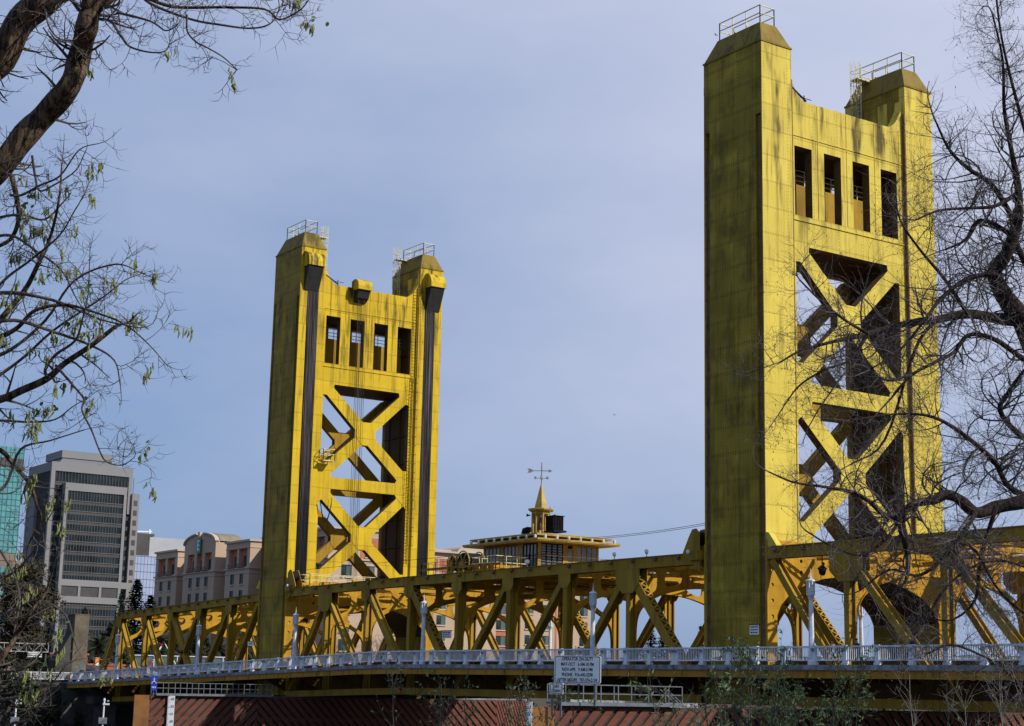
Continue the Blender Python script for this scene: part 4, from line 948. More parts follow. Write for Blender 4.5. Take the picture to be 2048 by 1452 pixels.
walkway('grey railed walkway on the far fender, beside the blue sign', -63.7, -14.6, -3.1, -4.05)
walkway('grey railed walkway on the near fender, under the operator notice', 4.3, -19.4, -10.7, -3.58)
mb = MB(); mb.tube([(3.6, -13.4, -3.0), (3.6, -13.2, -2.75), (3.6, -12.2, -2.75), (3.4, -11.7, -3.2)], .22, 6); mb.box(3.3, 3.6, -13.3, -12.1, -3.3, -2.85)
tag(mb.build('equipment_cover', MAT['blackm']), 'dark equipment with a pale roof sheet behind the near walkway rail', 'equipment')
mb = MB()
for k in range(3): mb.bar((3.9, -12+k*.25, -2.75), (3.9, -10.9+k*.25, -3.5), .05)
tag(mb.build('stair_rail', MAT['greyrail']), 'slanting grey stair rails at the right end of the near walkway', 'rail')
# depth gauges
def gauge(label, loc, rz, nums, w=.42, h=4.5):
    T = thing('depth_gauge', label, 'gauge', loc, rz)
    mb = MB(); mb.box(-w/2, w/2, -.03, .03, -h, 0); f = mb.build('board', MAT['signface'], T)
    tk = MB(); k = 0
    while k*.1 < h-.1: tk.box(-w/2, -w/2+(.16 if k % 5 == 0 else .08), -.036, -.032, -.05-k*.1-.015, -.05-k*.1+.015); k += 1
    tk.build('tick_marks', MAT['ink'], f)
    for i, s in enumerate(nums): o = text_mesh(s, .30, MAT['ink'], f, 'number', .003); o.rotation_euler = (pi/2, 0, 0); o.location = (.06, -.036, -.3-i*.66)
gauge('white depth gauge board with black numbers from 35 down, on the far fender', (-63.6, -13.15, -4.2), R(62), ['-35', '-33', '-31', '-29', '-27', '-25'], .62)
gauge('narrow white depth gauge standing beside the orange board of the near fender', (3.9, -21.15, -3.55), R(40), ['', ''], .3)
# ------------------------------------------------------------------ piers
for X, lab in ((-3, 'concrete pier under the near tower'), (-71, 'concrete pier under the far tower')):
    T = thing('bridge_pier', lab, 'pier', (X, 8.5, -10)); mb = MB(); mb.box(-4, 4, -10.5, 10.5, -3, 6.0); mb.box(-4.4, 4.4, -11, 11, -3, 0); mb.build('pier_shaft', MAT['darkconc'], T)
# ------------------------------------------------------------------ people
def person(label, loc, rz, coat, legs, skin=(.42, .24, .16), cap=None, lean=.12, h=1.75, arms='rail', lean_head=0.):
    def cm(n, c): return simple(n, c, .8, .2, 6)
    k = h/1.75
    J = {'pel': (0, 0, .95), 'wst': (0, lean*.3, 1.08), 'cst': (0, lean*.8, 1.32), 'nck': (0, lean*1.1, 1.5), 'hd0': (0, lean*1.3+.02, 1.58), 'hd1': (0, lean*1.4+.03, 1.7)}
    rad = {'pel': (.155, .115), 'wst': (.14, .10), 'cst': (.175, .115), 'nck': (.055, .055), 'hd0': (.075, .088), 'hd1': (.078, .092)}
    E = [('pel', 'wst'), ('wst', 'cst'), ('cst', 'nck'), ('nck', 'hd0'), ('hd0', 'hd1')]
    for s, nm in ((-1, 'l'), (1, 'r')):
        J['hip'+nm] = (.09*s, 0, .9); J['kne'+nm] = (.11*s, .04+(.08*s), .5); J['ank'+nm] = (.12*s, -.02+(.02*s), .09); J['toe'+nm] = (.13*s, .15, .04)
        rad.update({'hip'+nm: (.095, .1), 'kne'+nm: (.06, .065), 'ank'+nm: (.042, .048), 'toe'+nm: (.04, .03)})
        E += [('pel', 'hip'+nm), ('hip'+nm, 'kne'+nm), ('kne'+nm, 'ank'+nm), ('ank'+nm, 'toe'+nm)]
        J['sho'+nm] = (.19*s, lean*.95, 1.42)
        if arms == 'rail': J['elb'+nm] = (.27*s, lean+.12, 1.2); J['wri'+nm] = (.18*s, lean+.34, 1.17); J['hnd'+nm] = (.14*s, lean+.42, 1.16)
        else: J['elb'+nm] = (.26*s, lean*.5-.04*s, 1.14); J['wri'+nm] = (.25*s, lean*.5+.1*s+.05, .92); J['hnd'+nm] = (.24*s, lean*.5+.12*s+.07, .84)
        rad.update({'sho'+nm: (.07, .07), 'elb'+nm: (.047, .047), 'wri'+nm: (.03, .03), 'hnd'+nm: (.04, .025)})
        E += [('cst', 'sho'+nm), ('sho'+nm, 'elb'+nm), ('elb'+nm, 'wri'+nm), ('wri'+nm, 'hnd'+nm)]
    names_ = list(J); me = bpy.data.meshes.new('person'); me.from_pydata([tuple(c*k for c in J[n]) for n in names_], [(names_.index(a), names_.index(b)) for a, b in E], [])
    o = bpy.data.objects.new('person', me); COL.objects.link(o)
    sk = o.modifiers.new('skin', 'SKIN'); sub = o.modifiers.new('sub', 'SUBSURF'); sub.levels = 1; sub.render_levels = 1
    for i, n in enumerate(names_): v = me.skin_vertices[0].data[i]; v.radius = tuple(c*k for c in rad[n]); v.use_root = (n == 'pel')
    bpy.context.view_layer.update(); m2 = bpy.data.meshes.new_from_object(o.evaluated_get(bpy.context.evaluated_depsgraph_get())); o.modifiers.clear(); o.data = m2
    for nm, c_ in (('skin_tone', skin), ('coat_cloth', coat), ('trouser_cloth', legs), ('shoe', (.02, .02, .02)), ('hair', cap or (.03, .02, .015))): m2.materials.append(cm(nm, c_))
    for p_ in m2.polygons:
        z = p_.center.z/k; x_ = abs(p_.center.x/k); i = 0; p_.use_smooth = True
        if z < .1: i = 3
        elif z < .96 and x_ < .2: i = 2
        elif z > 1.72 or (z > 1.6 and p_.center.y/k < lean*1.3-.01): i = 4
        elif z > 1.51: i = 0
        elif (x_ > .1 and p_.center.y/k > lean+.36 and arms == 'rail') or (arms != 'rail' and x_ > .2 and z < .92): i = 0
        else: i = 1
        p_.material_index = i
    hd = MB(); hc = Vector(J['hd1'])*k
    hd.ell((hc.x, hc.y+.085*k, hc.z-.05*k), (.014*k, .022*k, .022*k), 6, 4)
    for s in (-1, 1): hd.ell((hc.x+s*.085*k, hc.y, hc.z-.05*k), (.012*k, .02*k, .03*k), 6, 4)
    face = hd.build('nose_and_ears', m2.materials[0], o)
    if cap:
        cb_ = MB(); cb_.ell((hc.x, hc.y-.005, hc.z+.045*k), (.093*k, .105*k, .07*k), 10, 6); cb_.box(hc.x-.07*k, hc.x+.07*k, hc.y+.06*k, hc.y+.19*k, hc.z+.02*k, hc.z+.035*k); cb_.build('cap', m2.materials[4], o)
    o.location = loc; o.rotation_euler = (0, 0, rz); return tag(o, label, 'person', 'people on the bridge footway')
person('person in dark jacket and black cap walking right along the near railing', (13.35, -1.45, -1.18), R(-90), (.02, .02, .025), (.03, .05, .10), cap=(.012, .012, .015), lean=.1, h=1.82, arms='w')
person('grey clad person half hidden by the railing, right of the tallest lamp post', (6.7, -.9, -1.18), R(90), (.14, .14, .15), (.02, .02, .03), cap=None, lean=.05, h=1.55, arms='w')
person('person in dark clothes behind the railing near the foot of a laced diagonal', (8.4, -.6, -1.18), R(90), (.02, .03, .025), (.02, .02, .02), cap=(.015, .03, .015), lean=.05, h=1.6, arms='w')
person('person in black leaning over the railing beside the lamp post at the far tower', (-60.4, -1.6, -1.18+zr(-60.4)), R(180), (.01, .01, .012), (.01, .01, .012), cap=None, lean=.22, h=1.65, arms='rail')
# birds
def bird(label, loc, rz, s=1.):
    mb = MB(); mb.tube([(0, -.16*s, 0), (0, -.06*s, .0), (0, .06*s, .01*s), (0, .14*s, .02*s), (0, .19*s, .02*s)], [.01*s, .04*s, .05*s, .035*s, .01*s], 6)
    o = mb.build('bird', MAT['blackm'], None, loc)
    w = MB()
    for sg in (-1, 1): w.add([(sg*.03*s, .08*s, .02*s), (sg*.03*s, -.05*s, .02*s), (sg*.2*s, -.03*s, .1*s), (sg*.36*s, -.06*s, .03*s), (sg*.2*s, .07*s, .11*s)], [(0, 1, 2, 4), (4, 2, 3)])
    w.build('wing', MAT['blackm'], o); o.rotation_euler = (0, .2, rz); return tag(o, label, 'bird')
bird('small dark bird flying in the open sky between the towers', (-12.10, -3.0, 16.20), R(60), .7)
bird('tiny dark bird beside the top of the near tower leg', (-1.80, -2.5, 41.41), R(100), .6)
# ------------------------------------------------------------------ ground, water, banks
g = NG('river_water'); t = g.t
tx = g.n('ShaderNodeNewGeometry').outputs['Position']
g.b.inputs['Base Color'].default_value = (.035, .04, .03, 1); g.b.inputs['Roughness'].default_value = .12
b = g.n('ShaderNodeBump'); b.inputs['Strength'].default_value = .5; b.inputs['Distance'].default_value = .3
t.links.new(g.noise(g.mapv(tx, (1, .5, 1)), .8, 4), b.inputs['Height']); t.links.new(b.outputs[0], g.b.inputs['Normal']); MAT['water'] = g.mat
MAT['earth'] = simple('bank_earth', (.06, .05, .03), .95, .35, .15, col2=(.035, .04, .018), bump=.5)
MAT['quay'] = simple('quay_wall_concrete', (.055, .048, .04), .9, .4, .12, bump=.3)
MAT['paved'] = simple('pavement', (.16, .15, .14), .9, .15, .3)
mb = MB(); mb.add([(-129, -1500, -10.5), (50, -1500, -10.5), (50, 2500, -10.5), (-129, 2500, -10.5)], [(0, 1, 2, 3)]); tag(mb.build('water', MAT['water']), kind='structure')
# west bank: one sheet from the lip down below the water
mb = MB(); prof = [(1200, -4.0), (78, -4.4), (66, -4.6), (58, -6.5), (46, -11.5)]; ys = [-1500, -200, -110, -80, -60, -40, -20, 0, 40, 200, 2500]; rnd = random.Random(3)
for y in ys:
    for i, (x, z) in enumerate(prof): mb.v.append((x+(rnd.uniform(-1.5, 1.5) if 1 < i else 0), y, z+(rnd.uniform(-.2, .2) if 1 < i else 0)))
n = len(prof)
for j in range(len(ys)-1):
    for i in range(n-1): mb.f.append((j*n+i, j*n+i+1, (j+1)*n+i+1, (j+1)*n+i)); mb.m.append(0)
tag(mb.build('river_bank', MAT['earth']), kind='structure')
mb = MB(); mb.add([(-131, -1500, -2.7), (-131, 2500, -2.7), (-3000, 2500, -2.7), (-3000, -1500, -2.7)], [(0, 1, 2, 3)]); tag(mb.build('ground', MAT['earth']), kind='structure')
mb = MB(); mb.box(-133, -129, -1500, -6, -12, -2.6); mb.box(-133, -129, 26, 2500, -12, -2.6); mb.box(-126.5, -122, -60, 22, -12, -3.4); mb.box(-134, -126.4, -60, 22, -12, -2.64); tag(mb.build('quay_wall', MAT['quay']), 'dark concrete quay wall along the far bank below the bridge', 'wall')
mb = MB(); mb.box(-600, -131.5, -9, 26, -2.69, -2.62); tag(mb.build('street', MAT['road']), kind='structure')
# approach piers and pylon
T = thing('bridge_abutment', 'dark concrete bents under the left end of the bridge', 'abutment', (-120, 8, -9))
for x, y in ((-117, 1), (-117, 8.5), (-117, 16), (-97, 1), (-97, 16)):
    mb = MB(); mb.box(x-1, x+1, y-1, y+1, -11, -5.2 if x < -100 else -5.6); o = mb.build('column', MAT['darkconc'], T); o.location = (120, -8, 9)
for bb_ in ((-118.2, -115.8, -1, 18, -5.8, -5.0), (-122, -121, -3, 20, -11, -4.2), (-98.2, -95.8, -1, 18, -6.6, -5.8)): mb = MB(); mb.box(*bb_); o = mb.build('cross_beam', MAT['darkconc'], T); o.location = (120, -8, 9)
T = thing('concrete_pylon', 'tall stained concrete pylon with blue graffiti at the left bridge end', 'pylon', (-126, .2, -2.6))
mb = MB(); mb.box(-1.4, 1.2, -.95, .95, 0, 7.6); mb.box(-1.45, 1.25, -1.0, 1.0, 7.6, 7.72); mb.build('shaft', MAT['concrete'], T, bevel=.05)
mb = MB(); mb.box(-2.4, 1.3, -3.0, -.95, 0, 1.9); mb.prism([(-3.0, 1.9), (-.95, 1.9), (-.95, 5.6)], -1.2, .9, 'x'); mb.build('wing_wall', MAT['darkconc'], T)
MAT['graf'] = simple('graffiti_paint', (.05, .28, .38), .6, .2, 5)
mb = MB(); rnd = random.Random(8)
for k in range(9): y = -.7+k*.16; mb.tube([(1.215, y, .9+rnd.uniform(0, .3)), (1.215, y+rnd.uniform(.05, .25), 1.1+rnd.uniform(0, .5)), (1.215, y+rnd.uniform(-.1, .3), .8+rnd.uniform(0, .6))], .03, 4)
mb.build('graffiti', MAT['graf'], T)
MAT['greyw'] = simple('grey_white_paint', (.33, .34, .36), .6, .1, 2)
T = thing('sign_gantry', 'white lattice gantry behind the tree left of the concrete pylon', 'gantry', (-127, -6.5, -2.6), R(90))
mb = MB()
for zz in (2.9, 3.9): mb.bar((-5, 0, zz), (3.4, 0, zz), .09); mb.bar((-5, .7, zz), (3.4, .7, zz), .07)
for k in range(10): x = -5+k*.93; mb.bar((x, 0, 2.9), (x, 0, 3.9), .06); mb.bar((x, 0, 2.9 if k % 2 else 3.9), (min(3.4, x+.93), 0, 3.9 if k % 2 else 2.9), .05)
mb.build('lattice_beam', MAT['greyw'], T); mb = MB(); mb.bar((3.2, .3, 0), (3.2, .3, 2.9), .2); mb.bar((-4.6, .3, 0), (-4.6, .3, 2.9), .2); mb.build('gantry_post', MAT['darkconc'], T)
mb = MB(); 
for k in range(3): mb.box(.8, 2.6, -.06, 0, 2.25+k*.22, 2.37+k*.22)
mb.build('hanging_plate', MAT['white'], T)
def dock_lamp(label, x, y, z):
    T = thing('dock_lamp', label, 'lamp post', (x, y, z), R(60), 'white dock lamps under the bridge')
    mb = MB(); mb.cyl((0, 0, -4.5), (0, 0, 1.9), .08, 8); mb.build('pole', MAT['white'], T)
    mb = MB(); mb.box(-.1, .5, -.12, .12, 1.55, 1.72); mb.lathe((0, 0, 1.9), [(.09, 0), (.12, .1), (.09, .3)], 8); mb.box(.3, .45, -.1, .1, 1.9, 2.0); mb.build('lamp_head', MAT['white'], T)
    mb = MB(); mb.box(-.4, .4, -.14, -.09, -.25, .35); mb.build('small_board', MAT['kerb'], T)
dock_lamp('white dock lamp with a small board at the far left, under the tree', -80, -21.9, -6.9)
dock_lamp('white dock lamp with a small board standing left of the orange fender board', -80, -13.2, -6.9)
# cars on the street far left, traffic bits
def gate_arm(label, x, y, z):
    T = thing('barrier_arm', label, 'barrier', (x, y, z), 0)
    p = Vector((0, 0, 0)); q = Vector((0, 2.3, 4.4)); n = 7
    for i in range(n):
        mb = MB(); mb.bar(p.lerp(q, i/n), p.lerp(q, (i+1)/n), .16, .1, (1, 0, 0)); mb.build('arm_stripe', MAT['white'] if i % 2 else MAT['red'], T)
    mb = MB(); mb.bar(q, (0, 4.0, 1.7), .09); mb.bar((0, 0, -.9), (0, 0, .3), .25); mb.build('brace', MAT['white'], T)
gate_arm('red and white striped barrier arm raised behind the left span posts', -113.5, 4.3, -2.6)
for i, (lab, x, y, col) in enumerate((('red car on the street beyond the pylon', -140, 4.5, (.25, .02, .02)), ('dark car on the street behind the left truss end', -146, 10.5, (.03, .035, .05)), ('silver car waiting behind the barrier arm', -134, 12.5, (.4, .42, .45)))):
    T = thing('parked_car', lab, 'car', (x, y, -2.62), R(8), 'cars on the city street')
    mb = MB(); mb.prism([(-2.2, .35), (2.2, .35), (2.25, .75), (1.3, .95), (-2.1, .95), (-2.25, .7)], -.88, .88, 'y'); mb.prism([(-1.9, .95), (.9, .95), (.35, 1.42), (-1.4, 1.42)], -.76, .76, 'y'); mb.build('body', simple('car_paint', col, .3, .05, 1), T, bevel=.06)
    mb = MB(); mb.prism([(-1.75, .98), (.75, .98), (.32, 1.36), (-1.35, 1.36)], -.775, .775, 'y'); mb.build('window', MAT['glass'], T)
    for wx in (-1.35, 1.4):
        for wy in (-.85, .7): mb = MB(); mb.cyl((wx, wy, .33), (wx, wy+.16, .33), .33, 12); mb.build('wheel', MAT['blackm'], T)
T = thing('street_signal', 'orange pedestrian signal on a grey arm beside the concrete pylon', 'signal', (-122.9, 1.7, -2.2))
mb = MB(); mb.box(-.1, .1, -.15, .35, 1.35, 1.95); mb.build('signal_head', MAT['orange'], T); mb = MB(); mb.box(-.12, .1, -.1, .3, .95, 1.33); mb.build('signal_panel', MAT['white'], T)
mb = MB(); mb.bar((0, .3, 1.8), (0, 4.2, .6), .12); mb.bar((0, 4.2, 0), (0, 4.2, .9), .14); mb.build('arm', MAT['greyrail'], T)
T = thing('steel_footbridge_rail', 'white framed glazed screen seen through the left truss above the low red wall', 'screen', (-150, 18, -2.6), R(72))
mb = MB(); mb.bar((-1, 0, 3.2), (15.5, 0, 3.2), .12); mb.bar((-1, 0, 1.5), (15.5, 0, 1.5), .12)
for k in range(6): mb.bar((-1+k*3.3, 0, 1.5), (-1+k*3.3, 0, 3.2), .12)
mb.build('screen_frame', MAT['white'], T); mb = MB(); mb.box(-1, 15.5, .05, .08, 1.5, 3.2); mb.build('screen_glass', MAT['glass'], T)
mb = MB(); mb.bar((1, .1, 0), (1, .1, 1.5), .2); mb.bar((13, .1, 0), (13, .1, 1.5), .2); mb.build('screen_post', MAT['greyrail'], T)

# ------------------------------------------------------------------ buildings
MAT['stucco'] = simple('hotel_stucco', (.43, .315, .225), .85, .06, .08, col2=(.38, .275, .19))
MAT['stucco2'] = simple('hotel_trim', (.45, .36, .30), .85, .05, .3)
MAT['terra'] = simple('terracotta_panel', (.40, .125, .06), .8, .12, .4)
MAT['hglass'] = simple('hotel_window_glass', (.018, .034, .038), .5, .5, .25, spec=.1)
MAT['curtain'] = simple('window_curtain', (.06, .10, .10), .7, .3, .5)
MAT['winframe'] = simple('dark_window_frame', (.02, .025, .03), .5, .1, 2)
MAT['roofmetal'] = simple('olive_metal_roof', (.20, .17, .11), .7, .15, .6)
HT = thing('hotel_building', 'pinkish hotel with terracotta recessed top floor balconies and an arched green sign gable', 'hotel', (-220, 90, -2.6))
HO = Vector((-220, 90, -2.6))
def hp(name, mb, m, par=None):
    o = mb.build(name, m, par or HT)
    if par is None: o.location = -HO
    return o
WINM = {}
def hwin(x, y, z, face, w=1.5, h=1.9, cur=.5):
    """window with glass, frame and sill. face 'n' looks to -Y, 'w' looks to +X"""
    key = (face, w, h, cur)
    if key not in WINM:
        g_ = MB(); f_ = MB(); s_ = MB(); c_ = MB()
        def bx(m, a, b, d0, d1, z0, z1):
            if face == 'n': m.box(a, b, -d1, -d0, z0, z1)
            else: m.box(d0, d1, a, b, z0, z1)
        bx(g_, -w/2, w/2, .01, .03, 0, h); bx(c_, 0 if cur > 0 else -w/2, w/2 if cur > 0 else 0, .03, .035, .02, h-.02)
        for a, b, z0, z1 in ((-w/2-.08, -w/2, -.05, h+.05), (w/2, w/2+.08, -.05, h+.05), (-w/2, w/2, h, h+.08), (-.04, .04, 0, h)): bx(f_, a, b, .005, .07, z0, z1)
        bx(s_, -w/2-.2, w/2+.2, .0, .22, -.32, -.1)
        o = hp('window', g_, MAT['hglass']); fr = f_.build('window_frame', MAT['winframe'], o); si = s_.build('sill', MAT['stucco2'], o); cu_ = c_.build('curtain', MAT['curtain'], o)
        WINM[key] = o; o.location = Vector((x, y, z))-HO; return o
    o = copy_tree(WINM[key], HT); o.location = Vector((x, y, z))-HO; return o
def band(mb, x0, x1, y0, y1, z0, z1, p): mb.box(x0-p, x1+p, y0-p, y1+p, z0, z1)
NB = 0
def wing(x0, x1, y0, y1, ztop, bays, zlog=(19.6, 23.3), arch=0, wface=False, floors=3, fl=3.32):
    """projecting bay of the hotel: y0 is the north face (towards -Y), x1 the west face (towards +X)"""
    global NB
    zl0, zl1 = zlog
    mb = MB(); mb.box(x0, x1, y0, y1, -2.6, zl0); 
    # top floor: piers, lintel and recess
    pw = (x1-x0)*.09; n = bays; bw = (x1-x0-2*pw*1.3)/n
    mb.box(x0, x0+pw*1.3, y0, y1, zl0, zl1); mb.box(x1-pw*1.3, x1, y0, y1, zl0, zl1)
    for k in range(1, n): c = x0+pw*1.3+bw*k; mb.box(c-pw*.45, c+pw*.45, y0, y0+.9, zl0, zl1)
    mb.box(x0, x1, y0, y1, zl1, ztop)
    if arch:
        R_ = (x1-x0)/2; cx_ = (x0+x1)/2; pts = [(x0, ztop)]+[(cx_-R_*cos(pi*k/16), ztop+arch*sin(pi*k/16)) for k in range(17)]+[(x1, ztop)]
        pts = [(cx_-R_*cos(pi*k/16), ztop+arch*sin(pi*k/16)) for k in range(17)]; mb.prism(pts, y0+.02, y0+.9, 'y')
    hp('wall', mb, MAT['stucco'])
    tr = MB()
    if not arch:
        band(tr, x0, x1, y0, y1, ztop-.35, ztop+.05, .35); band(tr, x0, x1, y0, y1, ztop-1.6, ztop-1.45, .12)
    band(tr, x0, x1, y0, y1, zl0-.35, zl0-.05, .3); band(tr, x0, x1, y0, y1, zl0-1.25, zl0-1.05, .12)
    for k in range(floors+3): z = zl0-1.15-fl*(k+.75); band(tr, x0, x1, y0, y1, z-.04, z+.04, .03) if z > 0 else None
    if arch:
        R_ = (x1-x0)/2; cx_ = (x0+x1)/2
        for k in range(16):
            a0, a1_ = pi*k/16, pi*(k+1)/16
            tr.prism([(cx_-R_*cos(a0), ztop+arch*sin(a0)), (cx_-R_*cos(a1_), ztop+arch*sin(a1_)), (cx_-(R_+.3)*cos(a1_), ztop+.28+arch*sin(a1_)), (cx_-(R_+.3)*cos(a0), ztop+.28+arch*sin(a0))], y0-.35, y0+.6, 'y') if k not in (7, 8) else None
        rf = MB(); b0 = 0; ptsr = [(cx_-(R_)*cos(pi*k/16), ztop+.3+arch*sin(pi*k/16)) for k in range(17)]
        rf.prism(ptsr, y0+.9, y0+6, 'y'); hp('barrel_roof', rf, MAT['roofmetal'])
        tr.box(cx_-.5, cx_+.5, y0-.45, y0+.3, ztop+arch-.6, ztop+arch+.4)
    hp('trim', tr, MAT['stucco2'])
    tp = MB(); tp.box(x0+pw, x1-pw, y0+.7, y0+.8, zl0, zl1); hp('recess_wall', tp, MAT['terra'])
    for k in range(n):
        c = x0+pw*1.3+bw*(k+.5)
        hwin(c+bw*.12, y0+.69, zl0+.3, 'n', bw*.5, 2.0)
        bl = MB(); w = bw*.40
        pts = [(c+(-w+2*w*i/6), y0-.35-.3*sin(pi*i/6), zl0+.75) for i in range(7)]; bl.tube(pts, .05, 4)
        for p in pts: bl.bar((p[0], p[1], zl0), (p[0], p[1], zl0+.75), .04)
        bl.box(c-w, c+w, y0-.6, y0, zl0-.04, zl0+.04); hp('balcony_rail', bl, MAT['winframe'])
        for f in range(floors):
            z = zl0-1.35-fl*f-1.9
            if z > -1: hwin(c, y0, z, 'n', 1.35, 1.95)
ztop = 25.0
wing(-268.5, -256.4, 68.2, 84, ztop, 2)
wing(-251.0, -235.2, 67.4, 84, ztop+.3, 3, arch=2.1)
wing(-231.6, -220.4, 68.2, 84, ztop, 2)
wing(-214.5, -203, 68.2, 84, ztop, 2)
wing(-198.5, -184.5, 66.6, 84, ztop, 3)
mb = MB(); mb.box(-257, -184.6, 70.6, 84, -2.6, ztop-1.6); mb.box(-272, -268.5, 70, 84, -2.6, ztop-1); hp('wall', mb, MAT['terra'])
# little gable sign
mb = MB(); mb.box(-244.1, -242.0, 66.95, 67.35, ztop-1.5, ztop+1.3); sg_ = hp('gable_sign', mb, simple('teal_sign', (.01, .16, .13), .4, .1, 1))
o = text_mesh('E', 3.0, MAT['white'], sg_, 'letter', .02); o.rotation_euler = (pi/2, 0, 0); o.location = (-243.05, 66.93, ztop-.1); o.scale = (.75, 1, 1)
# west part of the hotel
X = -216; mb = MB(); mb.box(-240, X, 84, 116, -2.6, 25.0); mb.box(-240, X+.5, 116.0, 124.2, -2.6, 25.0); mb.box(-240, X, 128, 150, -2.6, 25.0); hp('wall', mb, MAT['stucco'])
mb = MB(); mb.box(-240, X-.3, 124.2, 128, -2.6, 24.6)
for y in (104, 115.2, 140.4): mb.box(X-.01, X+.04, y-.25, y+.25, -2.6, 21)
hp('recess_wall', mb, MAT['terra'])
mb = MB()
for z0, z1, p in ((24.7, 25.1, .35), (23.4, 23.6, .1), (20.2, 20.5, .2), (19.4, 19.5, .1)): mb.box(X-.01, X+p+(.5 if p > .3 else .0), 84, 115.9, z0, z1); mb.box(X+.4, X+.5+p, 116, 124.2, z0, z1); mb.box(X-.01, X+p, 128, 150.2, z0, z1)
for k in range(7):
    z = 17.9-k*3.32; mb.box(X-.01, X+.03, 84, 116, z-.04, z+.04); mb.box(X+.4, X+.53, 116, 124.2, z-.04, z+.04); mb.box(X-.01, X+.03, 128, 150, z-.04, z+.04)
hp('trim', mb, MAT['stucco2'])
mb = MB(); pts = [(119.2-5.2*cos(pi*k/14), 25.0+1.9*sin(pi*k/14)) for k in range(15)]; mb.prism(pts, X-7, X+.5, 'x'); mb.box(X-6, X-2, 108, 114, 25, 25.6); hp('barrel_roof', mb, MAT['stucco2'])
for y0_, y1_ in ((86, 90), (97, 100.5), (106, 109.5), (109.9, 113.4)): mb = MB(); mb.box(X-.01, X+.05, y0_, y1_, 20.6, 23.3); hp('recess_wall', mb, MAT['terra'])
for y0_, y1_ in ((68.4, 72.2), (73.2, 77.0), (78.0, 81.8)): mb = MB(); mb.box(-184.52, -184.45, y0_, y1_, 19.7, 23.2); hp('recess_wall', mb, MAT['terra'])
for y in (70.4, 75.2, 80.0):
    hwin(-184.44, y, 20.0, 'w', 1.9, 2.0)
    for k in range(6): hwin(-184.5, y, 16.3-k*3.32, 'w', 1.9, 1.9)
for y in (87.5, 91.5, 95.6, 99.4, 106.5, 110.6, 133.2, 137.6, 143.4, 148.0):
    for k in range(6):
        z = 17.5-k*3.32-1.6+.45
        if y < 100 and k > 4: continue
        hwin(X, y, z, 'w', 2.0, 1.85)
for k in range(5): hwin(X-.3, 126, 15.9-k*3.32, 'w', 2.4, 1.9)
for y in (88, 98.8, 107.8): hwin(X+.05, y, 20.9, 'w', 1.8, 1.6)
# low red terrace wall in front of the hotel with lettering
T = thing('terrace_wall', 'low terracotta terrace wall with white letters behind the left truss', 'wall', (-150, 20, -2.6), R(74))
mb = MB(); mb.box(-9, 19, 0, .5, 0, 1.6); mb.box(-9.1, 19.1, -.1, .6, 1.6, 1.85); mb.box(-14, -9, -1, .5, 0, 3.0); mb.box(-14.2, -8.8, -1.2, .7, 3.0, 3.25); mb.build('wall', MAT['terra'], T)
o = text_mesh('EMBASSY SUITES', 1.0, MAT['white'], T, 'lettering', .02); o.rotation_euler = (pi/2, 0, 0); o.location = (8.2, -.1, 1.15)
mb = MB(); mb.box(2.0, 3.2, -.4, -.3, 1.0, 2.5); s_ = mb.build('green_panel', simple('teal_panel', (.01, .16, .13), .4, .1, 1), T); o = text_mesh('E', 1.2, MAT['white'], s_, 'letter', .01); o.rotation_euler = (pi/2, 0, 0); o.location = (2.6, -.42, 1.75)
# ---- grey office tower
MAT['ogrey'] = simple('office_concrete', (.21, .205, .21), .8, .05, .04, col2=(.185, .185, .19))
MAT['oglass'] = simple('office_glass', (.016, .026, .033), .35, .45, .10, spec=.15)
MAT['ospand'] = simple('office_spandrel', (.040, .037, .038), .5, .2, .2)
MAT['mull'] = simple('office_mullion', (.085, .085, .085), .5, .1, .5)
OC = Vector((-555, 139.2, 0)); OT = thing('office_tower', 'tall grey office tower with dark glass bands and a sloped mechanical roof', 'office tower', OC)
def ofc(name, mb, m, par=None):
    o = mb.build(name, m, par or OT)
    if par is None: o.location = (0, 0, 0)
    return o
Hh = 81.2; Wy = 33.7; Dx = 28      # local: x<=0 into the block, y from 0 (corner) to Wy ; west face x=0, north face y=0
mb = MB(); mb.box(-Dx, -.5, .5, Wy-.5, -2.6, Hh-1); ofc('core_wall', mb, MAT['oglass'])
mb = MB(); mb.box(-Dx, .0, 0, Wy, Hh-3.6, Hh); mb.box(-1.6, 0, 0, 1.6, -2.6, Hh-3.6); mb.box(-1.6, 0, Wy-1.5, Wy, 62.6, Hh-3.6); mb.box(-Dx, -Dx+1.6, 0, 1.6, -2.6, Hh-3.6)
# north face solid pier with small windows
mb.prism([(-21, 0), (-14, 0), (-14, -1.2), (-16, -2.2), (-19, -2.2), (-21, -1.2)], 14, 68, 'z')
# lower right wing
mb.box(-12, 1.0, Wy, Wy+3.1, -2.6, 71.0)
ofc('concrete_frame', mb, MAT['ogrey'])
fl = 4.0
mb = MB(); z = Hh-9.2; k = 0
while z > 0: mb.box(-.5, -.3, 1.6, Wy-.5, z, z+1.35); mb.box(-Dx, -1.6, .3, .5, z, z+1.35); z -= fl
ofc('spandrel', mb, MAT['ospand'])
mb = MB()
for k in range(26): y = 1.9+k*1.3; mb.box(-.5, -.2, y-.06, y+.06, 0, Hh-3.6)
for k in range(20): x = -1.9-k*1.3; mb.box(x-.08, x+.08, .1, .5, 0, Hh-3.6)
z = Hh-7.9
while z > 0: mb.box(-.5, -.1, 1.6, Wy-.5, z-.1, z+.1); z -= fl
ofc('mullion', mb, MAT['mull'])
